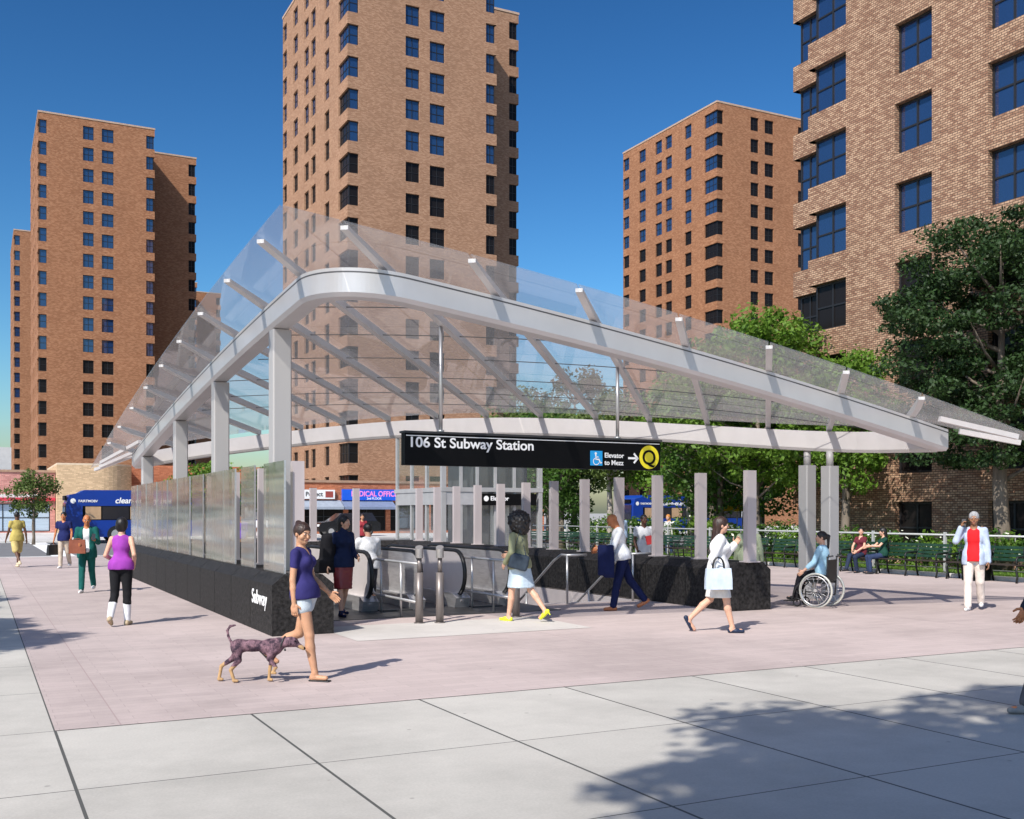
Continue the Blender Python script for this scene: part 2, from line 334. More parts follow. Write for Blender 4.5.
# lawn and its kerb
mb = MB(); mb.box((23.45, 10.5, -.01), (23.62, 45.2, .10), bev=0); o = mb.build('lawn_kerb', mat('kerb_stone', (.62,.61,.58), .8, bump=.2), rz=TH); tag(o, kind='structure')
sheet('lawn', 23.62, 60, 8, 45.2, 0.03, lawn)
def grass(u0,u1,v0,v1,n):
    uu = rng.uniform(u0,u1,n); vv = rng.uniform(v0,v1,n); a = rng.uniform(0,np.pi,n); h = rng.uniform(.05,.13,n)
    dx, dy = np.cos(a)*.02, np.sin(a)*.02; lx, ly = rng.normal(0,.03,n), rng.normal(0,.03,n)
    z = np.full(n,.03)
    V = np.stack([np.stack([uu-dx,vv-dy,z],1), np.stack([uu+dx,vv+dy,z],1), np.stack([uu+lx,vv+ly,z+h],1)],1).reshape(-1,3)
    F = np.arange(3*n).reshape(-1,3)
    o = np_obj('grass', V, F, [leaf_mat('grass_blade', (.10,.20,.03), (.22,.36,.06), .4)], smooth=False); o.rotation_euler=(0,0,TH)
    tag(o, 'bright green grass blades growing in the strip behind the bench row', 'grass', kind='stuff')
grass(23.66, 26.5, 16, 40, 30000)
# the stair pit
mb = MB(); u0,u1,v0,v1 = PIT
mb.face([(u1,v0,-5.2),(u1,v1,-5.2),(u1,v1,-.02),(u1,v0,-.02)]); mb.face([(u0,v1,-5.2),(u0,v0,-5.2),(u0,v0,-.02),(u0,v1,-.02)])
mb.face([(u0,v1,-5.2),(u0,v1,-.02),(u1,v1,-.02),(u1,v1,-5.2)]); mb.face([(u1,v0,-5.2),(u1,v0,-.02),(u0,v0,-.02),(u0,v0,-5.2)])
mb.face([(u0,v0,-5.2),(u1,v0,-5.2),(u1,v1,-5.2),(u0,v1,-5.2)])
tag(mb.build('pit_walls', concrete_w, rz=TH), kind='structure')

# ------------------------------------------------------------------ buildings
def Pf(P0, D, In):
    return lambda s, d, z: (P0[0]+D[0]*s+In[0]*d, P0[1]+D[1]*s+In[1]*d, z)
def wall_face(mb, P0, D, In, L, z0, z1, ops, reveal=.22, uoff=0.0):
    P = Pf(P0, D, In)
    ss = sorted(set([0, L]+[x for o in ops for x in o[:2] if 0 < x < L])); 
    cols = [(ss[i], ss[i+1]) for i in range(len(ss)-1)]
    for a, b in cols:
        c = (a+b)/2; os_ = sorted([(o[2], o[3]) for o in ops if o[0] < c < o[1]]); z = z0; segs = []
        for za, zb in os_:
            segs.append((z, za)); z = zb
        segs.append((z, z1))
        for za, zb in segs:
            if zb-za > 1e-4: mb.face([P(a,0,za),P(b,0,za),P(b,0,zb),P(a,0,zb)], None, [(a+uoff,za),(b+uoff,za),(b+uoff,zb),(a+uoff,zb)])
    for a, b, za, zb in ops:
        r = reveal; a2 = max(a, 0); b2 = min(b, L)
        mb.face([P(a2,0,za),P(b2,0,za),P(b2,r,za),P(a2,r,za)], None, [(a2,0),(b2,0),(b2,r),(a2,r)])
        mb.face([P(b2,0,zb),P(a2,0,zb),P(a2,r,zb),P(b2,r,zb)], None, [(a2,0),(b2,0),(b2,r),(a2,r)])
        if a > 1e-3: mb.face([P(a,0,zb),P(a,0,za),P(a,r,za),P(a,r,zb)], None, [(0,zb),(0,za),(r,za),(r,zb)])
        if b < L-1e-3: mb.face([P(b,0,za),P(b,0,zb),P(b,r,zb),P(b,r,za)], None, [(0,za),(0,zb),(r,zb),(r,za)])
def win(mb, P, a, b, za, zb, pane, nx=2, nz=2, d=.16, fw=.055, paneonly=False, frameonly=False):
    def bx(s0,s1,d0,d1,q0,q1,m):
        c = [P(s,dd,q) for q in (q0,q1) for dd in (d0,d1) for s in (s0,s1)]
        for f in ((0,1,3,2),(4,6,7,5),(0,4,5,1),(1,5,7,3),(3,7,6,2),(2,6,4,0)): mb.face([c[k] for k in f], m)
    if not paneonly:
        bx(a,a+fw,d,d+.07,za,zb,frame_dk); bx(b-fw,b,d,d+.07,za,zb,frame_dk)
        bx(a+fw,b-fw,d,d+.07,za,za+fw,frame_dk); bx(a+fw,b-fw,d,d+.07,zb-fw,zb,frame_dk)
        for i in range(1,nx): c=a+(b-a)*i/nx; bx(c-fw*.45,c+fw*.45,d+.003,d+.06,za+fw,zb-fw,frame_dk)
        for j in range(1,nz): c=za+(zb-za)*j/nz; bx(a+fw,b-fw,d+.006,d+.057,c-fw*.4,c+fw*.4,frame_dk)
    if not frameonly:
        mb.face([P(a+fw*.5,d+.04,za+fw*.5),P(b-fw*.5,d+.04,za+fw*.5),P(b-fw*.5,d+.04,zb-fw*.5),P(a+fw*.5,d+.04,zb-fw*.5)], pane)
def tower(label, loc, bmat, roof=53.5, head=52.6, sto=2.8, wh=1.75, rows=18, blue=None, full=True, group='brick apartment towers'):
    T = thing('apartment_tower', label, 'apartment tower', loc, TH, group)
    heads = [head-sto*k for k in range(rows)]
    X = lambda ops: [(a,b,h-wh,h) for a,b in ops for h in heads]
    Wd, Wm, Sb, Dp = 14.4, 21.6, 9.5, 21.6
    front = [(0,1.0),(5.38,6.7),(7.7,9.17),(13.31,14.4)]; left = [(0,2.56),(5.33,6.77),(9.67,11.14),(11.98,13.5),(15.87,17.5),(20.04,21.6)]
    setb = [(6.1,7.2)]; rt = [(0,1.0)]
    mb = MB()
    wall_face(mb,(0,0),(1,0),(0,1),Wd,0,roof,X(front))
    wall_face(mb,(0,0),(0,1),(1,0),Dp,0,roof,X(left))
    wall_face(mb,(Wd,0),(0,1),(-1,0),Sb,0,roof,X(rt))
    wall_face(mb,(Wd,Sb),(1,0),(0,1),7.2,0,roof,X(setb))
    wall_face(mb,(Wm,Sb),(0,1),(-1,0),Dp-Sb,0,roof,X(rt))
    wall_face(mb,(0,Dp),(1,0),(0,-1),Wm,0,roof,[])
    w = mb.build('wall', bmat, T)
    mb = MB(); fp = [(0,0),(Wd,0),(Wd,Sb),(Wm,Sb),(Wm,Dp),(0,Dp)]
    e = .06; fo = [(-e,-e),(Wd+e,-e),(Wd+e,Sb-e),(Wm+e,Sb-e),(Wm+e,Dp+e),(-e,Dp+e)]
    mb.loft([[(x,y,roof+.002) for x,y in fo],[(x,y,roof+.22) for x,y in fo]], None)
    mb.build('roof', mat('roof_coping', (.42,.30,.22), .8), T)
    FA = Pf((0,0),(1,0),(0,1)); LA = Pf((0,0),(0,1),(1,0)); RA = Pf((Wd,0),(0,1),(-1,0)); BA = Pf((Wd,Sb),(1,0),(0,1)); SA = Pf((Wm,Sb),(0,1),(-1,0))
    jobs = []
    for k, h in enumerate(heads):
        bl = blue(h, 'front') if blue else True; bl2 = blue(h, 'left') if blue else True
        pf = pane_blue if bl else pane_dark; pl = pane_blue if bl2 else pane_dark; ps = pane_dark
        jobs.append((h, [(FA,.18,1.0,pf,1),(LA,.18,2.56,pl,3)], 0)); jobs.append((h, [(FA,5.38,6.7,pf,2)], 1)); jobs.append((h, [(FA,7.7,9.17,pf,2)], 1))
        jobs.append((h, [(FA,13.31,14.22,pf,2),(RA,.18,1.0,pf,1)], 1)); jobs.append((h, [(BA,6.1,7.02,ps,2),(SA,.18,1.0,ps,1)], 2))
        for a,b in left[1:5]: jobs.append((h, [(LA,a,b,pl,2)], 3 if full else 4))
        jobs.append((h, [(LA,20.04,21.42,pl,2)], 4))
    jobs.sort(key=lambda j: (j[2], -j[0]))
    rest = MB()
    for i, (h, parts, _) in enumerate(jobs):
        m = MB() if i < 96 else rest
        for P, a, b, pm, nx in parts: win(m, P, a, b, h-wh, h, pm, nx=nx)
        if i < 96: m.build('window', None, T)
    if len(jobs) > 96: tag(rest.build('windows', None, T), kind='stuff')
    return T
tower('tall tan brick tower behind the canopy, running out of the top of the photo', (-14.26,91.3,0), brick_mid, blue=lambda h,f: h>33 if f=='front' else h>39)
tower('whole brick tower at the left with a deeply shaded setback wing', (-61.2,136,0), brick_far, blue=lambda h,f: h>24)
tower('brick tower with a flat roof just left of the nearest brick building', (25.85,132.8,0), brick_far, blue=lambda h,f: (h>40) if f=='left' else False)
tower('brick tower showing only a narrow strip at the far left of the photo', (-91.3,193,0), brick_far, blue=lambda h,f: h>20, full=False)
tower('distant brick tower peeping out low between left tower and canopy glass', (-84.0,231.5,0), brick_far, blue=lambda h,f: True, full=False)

# nearest brick building at the right
NB = thing('brick_building', 'nearest large brick apartment building filling the right edge behind the dark tree', 'apartment building', W(27.8,30.16), TH)
hN = [2.1+2.7*k for k in range(19)]; whN = 1.72
nl = [(0,1.93),(4.19,5.74),(7.88,9.43),(11.9,13.45),(16.0,17.5),(19.9,21.6)]
mb = MB(); roofN = 53.0
wall_face(mb,(0,0),(0,-1),(1,0),21.6,-.3,roofN,[(a,b,h-whN,h) for a,b in nl for h in hN if not (h<2.5 and a==0)], reveal=.25)
wall_face(mb,(0,0),(1,0),(0,-1),.9,-.3,roofN,[(0,.9,h-whN,h) for h in hN if h>2.5], reveal=.25)
wall_face(mb,(.9,0),(0,1),(1,0),1.81,-.3,roofN,[(0.02,1.81,h-whN,h) for h in hN], reveal=.25)
wall_face(mb,(.9,1.81),(1,0),(0,-1),13.5,-.3,roofN,[(0,1.0,h-whN,h) for h in hN])
wall_face(mb,(0,-21.6),(1,0),(0,1),14.4,-.3,roofN,[])
wall_face(mb,(14.4,-21.6),(0,1),(-1,0),23.41,-.3,roofN,[])
mb.face([(0,-21.6,roofN),(14.4,-21.6,roofN),(14.4,1.81,roofN),(.9,1.81,roofN),(.9,0,roofN),(0,0,roofN)])
mb.build('wall', brick_near, NB)
NLA = Pf((0,0),(0,-1),(1,0)); NFA = Pf((0,0),(1,0),(0,-1)); NBA = Pf((.9,0),(0,1),(1,0)); NCA = Pf((.9,1.81),(1,0),(0,-1))
for h in hN:
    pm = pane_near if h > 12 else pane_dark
    for i,(a,b) in enumerate(nl):
        if i == 0 and h < 2.5: continue
        if i >= 4 and h > 30: continue
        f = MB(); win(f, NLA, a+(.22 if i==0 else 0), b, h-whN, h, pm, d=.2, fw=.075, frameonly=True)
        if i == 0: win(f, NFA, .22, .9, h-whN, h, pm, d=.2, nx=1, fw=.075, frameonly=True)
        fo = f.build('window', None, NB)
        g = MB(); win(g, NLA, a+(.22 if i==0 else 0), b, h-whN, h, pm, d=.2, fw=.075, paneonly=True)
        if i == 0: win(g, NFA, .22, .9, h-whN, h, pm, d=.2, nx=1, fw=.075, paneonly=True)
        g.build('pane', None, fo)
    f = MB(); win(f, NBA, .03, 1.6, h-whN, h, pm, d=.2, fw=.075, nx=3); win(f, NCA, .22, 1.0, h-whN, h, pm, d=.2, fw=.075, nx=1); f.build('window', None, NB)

# low shops across the street
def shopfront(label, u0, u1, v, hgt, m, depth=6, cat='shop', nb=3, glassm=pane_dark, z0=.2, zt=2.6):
    T = thing('shop', label, cat, W(u0, v), TH); L = u1-u0
    ops = []; g = .4; bw = (L-g*(nb+1))/nb
    for i in range(nb): ops.append((g+i*(bw+g), g+i*(bw+g)+bw, z0, zt))
    mb = MB(); wall_face(mb,(0,0),(1,0),(0,1),L,0,hgt,ops); wall_face(mb,(0,0),(0,1),(1,0),depth,0,hgt,[]); wall_face(mb,(L,0),(0,1),(-1,0),depth,0,hgt,[])
    mb.face([(0,0,hgt),(L,0,hgt),(L,depth,hgt),(0,depth,hgt)]); mb.build('wall', m, T)
    c = MB(); c.box((-.08,-.1,hgt+.002),(L+.08,depth,hgt+.2)); c.build('cornice', mat('cornice_stone',(.35,.22,.15),.8), T)
    P = Pf((0,0),(1,0),(0,1))
    for a,b,za,zb in ops:
        w = MB(); win(w, P, a, b, za, zb, glassm, nx=max(2,int(bw/1.2)), nz=2, fw=.08); w.build('shop_window', None, T)
    return T, L
def uz(x, y, v):   # pixel -> place on the plane v = const (used for measuring only)
    k = (x-512)/1053; u = (v*ST+k*v*CT)/(CT-k*ST); Y = u*ST+v*CT; return u, 1.75-(y-512.4)/1053*Y
VS = 84.0
T, L = shopfront('one storey orange brick shop row at the foot of the middle tower with awnings', 16.0, 46.0, VS, 4.2, brick_shop, 3.6, nb=8)
us = lambda x,y: (uz(x,y,VS)[0]-16.0, uz(x,y,VS)[1])
a0,zt = us(341.5,489.2); a1,zb = us(396,500.5)
mb = MB(); mb.box((a0,-.25,zb),(a1,-.01,zt), bev=0); sg = mb.build('shop_sign', mat('blue_sign',(.01,.10,.62),.4,var=.05), T); sg['label']='blue shop sign with pink lettering'
t = text_mesh('lettering','MEDICAL OFFICES',.62,mat('pink_letters',(.85,.25,.62),.5,var=.05),sg,off=.018,sx=.86); t.location=(a0+.75,-.256,(zt+zb)/2-.12); t.rotation_euler=(R(90),0,0)
t = text_mesh('lettering','2nd FLOOR',.26,white_p,sg,off=.004); t.location=(a0+2.1,-.256,zb+.07); t.rotation_euler=(R(90),0,0)
a2,zt2 = us(301,489.6); a3,zb2 = us(334,499)
mb = MB(); mb.box((a2,-.25,zb2),(a3,-.01,zt2)); sg = mb.build('shop_sign', mat('white_sign',(.78,.78,.78),.4,var=.03), T); sg['label']='white shop sign with a dark red picture'
t = text_mesh('lettering','Perfect',.5,mat('dark_letters',(.05,.05,.05),.5),sg,off=.012); t.location=(a2+.3,-.256,(zt2+zb2)/2-.15); t.rotation_euler=(R(90),0,0)
mb = MB(); mb.box((a3-.8,-.262,zb2+.12),(a3-.15,-.251,zt2-.12)); mb.build('sign_picture', mat('sign_red',(.30,.06,.05),.5), sg)
for (xa,xb,m_) in ((300,340,mat('awning_grey',(.28,.32,.38),.7)),(341,392,mat('awning_blue',(.16,.20,.30),.7))):
    p,q = us(xa,506),us(xb,506); mb = MB()
    mb.face([(p[0],-.02,2.75),(q[0],-.02,2.75),(q[0],-1.1,2.2),(p[0],-1.1,2.2)]); mb.face([(p[0],-1.1,2.2),(q[0],-1.1,2.2),(q[0],-1.1,2.0),(p[0],-1.1,2.0)])
    mb.face([(p[0],-.02,2.75),(p[0],-1.1,2.2),(p[0],-1.1,2.0),(p[0],-.02,2.0)]); mb.build('awning', m_, T)
pinkb = brick_mat('pinkish_brick',(.40,.17,.15),(.52,.24,.21),(.42,.25,.22),.3,.11,.2,.1,.014)
T, L = shopfront('low pinkish brick shop at the far left with pale blue shutters', -14.0, 6.1, 99.5, 5.2, pinkb, 9, nb=3, glassm=mat('shutter_blue',(.36,.46,.56),.6,var=.1,scale=.6,stretch=(1,1,20)), z0=.1, zt=2.5)
a,zt = uz(0,494,99.5); b_,zb = uz(38,502,99.5)
mb = MB(); mb.box((a+14.0-1.5,-.2,zb),(b_+14.0,-.01,zt)); sg = mb.build('shop_sign', white_steel, T)
mb = MB(); mb.box((-0.05,-.3,2.72),(L,-.012,3.02)); mb.build('red_band', mat('red_band',(.5,.03,.06),.5), T)
T = thing('grey_building','plain light grey building behind the far left shop','building',W(-16,112),TH)
mb = MB(); wall_face(mb,(0,0),(1,0),(0,1),19,0,8.0,[(2,17,5.2,6.6)]); wall_face(mb,(19,0),(0,1),(-1,0),12,0,8.0,[]); mb.face([(0,0,8),(19,0,8),(19,12,8),(0,12,8)])
mb.build('wall', mat('grey_render',(.50,.52,.53),.8,var=.06), T); mb=MB(); win(mb,Pf((0,0),(1,0),(0,1)),2,17,5.2,6.6,mat('grey_panel',(.38,.40,.42),.6),nx=8,nz=1); mb.build('window',None,T)
T = thing('round_cornered_building','low windowless pale tan brick building with a rounded corner behind the bus','building',W(6.15,98),TH)
Ln, rr, dp, ht = 6.4, 3.0, 14, 5.85
ring = [(0,0)] + [(Ln-rr+rr*math.sin(a), rr-rr*math.cos(a)) for a in np.linspace(0,math.pi/2,13)] + [(Ln,dp),(0,dp)]
mb = MB(); acc = 0
for i in range(len(ring)):
    p,q = ring[i], ring[(i+1)%len(ring)]; l = math.dist(p,q)
    mb.face([(*p,0),(*q,0),(*q,ht),(*p,ht)],None,[(acc,0),(acc+l,0),(acc+l,ht),(acc,ht)], smooth=1<=i<=12); acc += l
mb.face([(*p,ht) for p in ring]); mb.build('wall', brick_tan, T)
mb = MB(); mb.loft([[(x,y,ht+.002) for x,y in ring],[(x,y,ht+.15) for x,y in ring]],None); mb.build('cornice', mat('pale_coping',(.62,.5,.36),.8), T)
T = thing('brick_house','brown brick wing standing to the right of the round cornered building','building',W(12.3,104),TH)
mb = MB(); wall_face(mb,(0,0),(1,0),(0,1),14,0,6.2,[(2,3.2,2.6,4.2),(6,7.2,2.6,4.2),(10,11.2,2.6,4.2)]); wall_face(mb,(0,0),(0,1),(1,0),9,0,6.2,[]); mb.face([(0,0,6.2),(14,0,6.2),(14,9,6.2),(0,9,6.2)]); mb.build('wall', brick_shop, T)
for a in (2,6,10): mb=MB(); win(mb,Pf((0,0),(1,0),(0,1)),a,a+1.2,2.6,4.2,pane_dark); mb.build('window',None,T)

# ------------------------------------------------------------------ canopy
dW = Vector((.2403,1,0)).normalized(); eW = Vector((dW.y,-dW.x,0))
du, dv_ = dW.x*CT+dW.y*ST, -dW.x*ST+dW.y*CT; eu, ev = eW.x*CT+eW.y*ST, -eW.x*ST+eW.y*CT
def zs(u, v):
    E = u*eu+v*ev; t = u*du+v*dv_
    return 6.54 - (.0073 if E > -9.7 else .0045)*(E+9.7)**2 - .105*t
def uvE(E, t): return (E*eu+t*du, E*ev+t*dv_)
BACK = [(4.15,32.0),(5.2,30.2),(6.35,28.5),(7.4,26.9),(8.3,25.5),(9.3,24.0),(10.4,22.5),(11.45,21.2),(12.4,20.15),(13.3,19.1),(14.1,18.0),(14.8,16.85),(15.25,15.7),(15.42,14.7),(15.40,13.5)]
def cross_back(E):
    for (a,b) in zip(BACK[:-1], BACK[1:]):
        ea, eb = a[0]*eu+a[1]*ev-E, b[0]*eu+b[1]*ev-E
        if ea*eb <= 0:
            f = ea/(ea-eb); u = a[0]+(b[0]-a[0])*f; v = a[1]+(b[1]-a[1])*f; return u*du+v*dv_
    return None
CAN = thing('canopy','large triangular glass and white steel canopy over the subway entrance','canopy',(0,0,0),TH)
def beam(name, path, w, h, m, off=0.0):
    mb = MB(); n = len(path); rings = []
    for i,(u,v) in enumerate(path):
        a = path[max(i-1,0)]; b = path[min(i+1,n-1)]; d = Vector((b[0]-a[0], b[1]-a[1])).normalized(); nn = Vector((-d.y, d.x))
        z = zs(u,v)+off
        # stretch offset at the mitres
        rings.append([(u+nn.x*w/2, v+nn.y*w/2, z),(u-nn.x*w/2, v-nn.y*w/2, z),(u-nn.x*w/2, v-nn.y*w/2, z-h*.86),(u-nn.x*w*.36, v-nn.y*w*.36, z-h),(u+nn.x*w*.36, v+nn.y*w*.36, z-h),(u+nn.x*w/2, v+nn.y*w/2, z-h*.86)])
    mb.loft(rings, m); return mb.build(name, m, CAN)
LB, RB = 4.15, 13.38; rc = 1.0
pathM = [(LB, v) for v in np.linspace(31.9, RB+rc, 24)] + [(LB+rc-rc*math.cos(a), RB+rc-rc*math.sin(a)) for a in np.linspace(0, math.pi/2, 30)[1:]] + [(u, RB) for u in np.linspace(LB+rc, 15.45, 18)[1:]]
beam('main_beam', pathM, .34, .38, steel)
fine = []
for (a,b) in zip(BACK[:-1],BACK[1:]): fine += [(a[0]+(b[0]-a[0])*f, a[1]+(b[1]-a[1])*f) for f in (0,.5)]
fine.append(BACK[-1]); fine = [p if i in (0,len(fine)-1) else tuple((fine[i-1][k]+p[k]*2+fine[i+1][k])/4 for k in (0,1)) for i,p in enumerate(fine)]
gm = mat('gutter_dark',(.08,.08,.085),.5)
def beam2():
    global zs
    beam('gutter_line', pathM, .346, .022, gm, -.045)
beam2()
beam('back_beam', fine, .24, .40, white_steel, -.004)
EL = [-17.6,-16.1,-14.55,-13.05,-11.65,-10.3,-8.98,-7.65,-6.33,-4.98,-3.68,-2.46,-1.2,.06,1.24,2.5]
UL, VR = 3.24, 12.32
rafE = []
for E in EL:
    # outer end: first of u=UL / v=VR met going backward along the rafter
    tu = (UL - E*eu)/du; tv = (VR - E*ev)/dv_; t0 = max(tu, tv); t1 = cross_back(E)
    if t1 is None or t1 - t0 < 1.0: t1 = t0 + 2.0
    rafE.append((E,t0,t1))
    mb = MB(); ths = np.linspace(t0+.04, t1, 7); rings = []; w = .05
    for t in ths:
        hh_ = .05 if t == ths[0] else .115
        c = uvE(E,t); z = zs(*c)+.125; a = (eu*w, ev*w)
        rings.append([(c[0]-a[0],c[1]-a[1],z),(c[0]+a[0],c[1]+a[1],z),(c[0]+a[0],c[1]+a[1],z-hh_),(c[0]-a[0],c[1]-a[1],z-hh_)])
    mb.loft(rings, steel_lt); mb.build('rafter', steel_lt, CAN)
# short outrigger bars beyond both tips, in the plane of the glass
def outrig(p, q, w=.09, h=.09):
    mb = MB(); mb.bar((p[0],p[1],zs(*p)+.12),(q[0],q[1],zs(*q)+.12),w,h); mb.build('outrigger', white_steel, CAN)
outrig((15.0,13.0),(16.3,12.45)); outrig((15.85,13.3),(16.7,12.7),.09,.09); 
outrig((4.0,30.4),(3.35,33.9)); outrig((4.1,31.9),(3.4,34.6)); outrig((4.3,32.0),(3.3,35.1))
# glass: strips between rafters
def strip(E0,E1,n=10):
    lo = lambda E: max((UL-.06 - E*eu)/du, (VR-.06 - E*ev)/dv_)
    hi = lambda E: cross_back(E)
    def H(E):
        h_ = hi(E); return h_+.05 if h_ is not None else None
    mb = MB(); th = .02; R2 = []
    Es = [E0+.012, (E0+E1)/2, E1-.012]; top = []
    for E in Es:
        l, h_ = lo(E), H(E)
        if h_ is None or h_ <= l+.1: h_ = l+.12
        top.append([(*uvE(E,t), zs(*uvE(E,t))+.131) for t in np.linspace(l,h_,n)])
    if min(math.dist(r[0][:2], r[-1][:2]) for r in top) < .0: return
    for j in range(2):
        for i in range(n-1):
            a,b,c,d = top[j][i],top[j+1][i],top[j+1][i+1],top[j][i+1]
            mb.face([a,b,c,d]); mb.face([(p[0],p[1],p[2]+th) for p in (d,c,b,a)])
    def edge(l):
        for a,b in zip(l[:-1],l[1:]): mb.face([a,b,(b[0],b[1],b[2]+th),(a[0],a[1],a[2]+th)])
    edge(top[0]); edge(top[2][::-1]); edge([r[0] for r in top][::-1]); edge([r[-1] for r in top])
    mb.build('glass_panel', roof_glass, CAN)
# split the strip that holds the sharp front corner at the corner itself
Ec = UL*eu+VR*ev
Es = sorted(EL + [Ec])
for a,b in zip(Es[:-1],Es[1:]):
    if b-a > .25: strip(a,b)
    else: strip(a,b,8)
def gpoly(pts):
    mb = MB(); P = [(u,v,zs(u,v)+.131) for u,v in pts]; mb.face(P[::-1]); mb.face([(x,y,z+.02) for x,y,z in P])
    for i in range(len(P)): a,b=P[i],P[(i+1)%len(P)]; mb.face([a,b,(b[0],b[1],b[2]+.02),(a[0],a[1],a[2]+.02)])
    mb.build('glass_panel', roof_glass, CAN)
E,t0,t1 = rafE[0]; pa = uvE(E+.012,t0-.06); pb = uvE(E+.012, (cross_back(E) or t0+1.5))
gpoly([pa, (UL-.06,(pa[1]+35.2)/2), (UL-.06,35.2), (3.7,33.6), pb])
E,t0,t1 = rafE[-1]; pa = uvE(E+.012,t0-.06); pb = uvE(E+.012, t0+1.9)
gpoly([pb, (16.15,13.3), (17.1,VR-.06), (pa[0]+1.4,VR-.06), pa])
# thin tension rods across the rafters, under the glass
for t in (15.2,16.8,18.4,20.0,21.4,22.6):
    pts = []
    for E in np.arange(-16,2.2,.66):
        c = uvE(E,t)
        lo_ = max((UL-E*eu)/du,(VR-E*ev)/dv_); hi_ = cross_back(E)
        if hi_ and c[0] > LB+.15 and c[1] > RB+.15 and t < hi_: pts.append((*c, zs(*c)+.06))
    if len(pts) > 2: mb = MB(); mb.tube(pts, .008, dark_metal, 5); mb.build('tension_rod', dark_metal, CAN)
# columns
def column(u, v, ztop, w, z0=0.0, neck=0.0):
    mb = MB(); c = .02
    mb.box((u-w/2, v-w/2, z0), (u+w/2, v+w/2, ztop-neck), bev=c)
    if neck: mb.cyl((u,v), w*.27, ztop-neck-.002, ztop, n=14)
    mb.build('column', column_m, CAN)
GB = .86
for v in (16.07, 20.53, 24.95, 30.2): column(4.17, v, zs(4.17,v)-.38, .29, GB-.02)
column(15.02,16.32,zs(15.02,16.32)-.40,.26,0,.3); column(15.13,15.80,zs(15.13,15.80)-.40,.26,0,.3)

# ------------------------------------------------------------------ granite walls, screen
def gwall(label, path_u0, path_u1, v0, v1, axis='v'):
    T = thing('granite_wall', label, 'wall', (0,0,0), TH, 'granite walls round the subway stairs')
    body = MB(); jn = MB()
    if axis == 'v':
        prof = [(path_u0,0.0),(path_u1,0.0),(path_u1,.72),(path_u1-.17,.86),(path_u0+.17,.86),(path_u0,.72)]
        n = int(round((v1-v0)/1.3)); step = (v1-v0)/n
        for i in range(n):
            a, b = v0+i*step+(.011 if i else 0), v0+(i+1)*step-.011
            bb = MB(); bb.loft([[(p[0],a,p[1]) for p in prof],[(p[0],b,p[1]) for p in prof]], granite); bb.build('granite_block', granite, T)
        jn.loft([[(p[0]+(.01 if p[0]<(path_u0+path_u1)/2 else -.01),v0+.02,max(0,p[1]-.01)) for p in prof],[(p[0]+(.01 if p[0]<(path_u0+path_u1)/2 else -.01),v1-.02,max(0,p[1]-.01)) for p in prof]], granite_joint)
    else:
        prof = [(v0,0.0),(v1,0.0),(v1,.72),(v1-.17,.86),(v0+.17,.86),(v0,.72)]
        n = int(round((path_u1-path_u0)/1.3)); step = (path_u1-path_u0)/n
        for i in range(n):
            a, b = path_u0+i*step+.006, path_u0+(i+1)*step-.006
            bb = MB(); bb.loft([[(a,p[0],p[1]) for p in prof],[(b,p[0],p[1]) for p in prof]], granite); bb.build('granite_block', granite, T)
        jn.loft([[(path_u0+.02,p[0]+(.01 if p[0]<(v0+v1)/2 else -.01),max(0,p[1]-.01)) for p in prof],[(path_u1-.02,p[0]+(.01 if p[0]<(v0+v1)/2 else -.01),max(0,p[1]-.01)) for p in prof]], granite_joint)
    jn.build('mortar', granite_joint, T); return T
gwl = gwall('long black granite wall at the left carrying the glass screen and marked Subway', 3.72, 4.62, 14.78, 32.2)
gwall('black granite wall at the right side of the stairs carrying bare steel fins', 11.9, 12.8, 14.85, 32.2)
gwall('black granite wall closing the far end of the stair opening', 4.63, 11.89, 31.25, 32.15, 'u')
t = text_mesh('wall_lettering','Subway',.30,white_p,gwl,off=.001); 
u_,a_ = 3.70, 15.98
t.location = (3.708, 15.95, .40); t.rotation_euler = (R(90),0,R(-90))
finG = 'steel fins on the granite walls'
def fin(u, v, w, d, lab):
    mb = MB(); h = 2.5-.86
    mb.loft([[(-w/2,-d/2,z),(w/2,-d/2,z),(w/2,d/2,z),(-w/2,d/2,z)] for z in (0,h)], fin_m)
    mb.box((-w/2-.05,-d/2-.05,-.004),(w/2+.05,d/2+.05,.02))
    o = mb.build('steel_fin', fin_m); o.location = W(u,v,.862); o.rotation_euler=(0,0,TH); return tag(o, lab, 'fin', finG)
for k in range(12): fin(12.35, 14.88+1.437*k, .20, .12, ('nearest' if k==0 else ['second','third','fourth','fifth','sixth','seventh','eighth','ninth','tenth','eleventh','twelfth'][k-1]+' nearest')+' flat steel fin on the right granite wall')
fin(4.2,15.2,.17,.14,'wide steel fin at the near end of the left granite wall')
ends = 'left right'.split()
for k,u in enumerate((9.25,10.63)): fin(u, 31.7, .2, .12, ends[k]+' one of two narrow steel fins on the far end granite wall')
fl = [(18.0,'behind the first gap'),(20.0,'behind the wide panel'),(22.4,'beside the yellow streak')]
for v,l in fl: fin(4.35, v, .12, .14, 'steel fin standing on the left granite wall '+l)
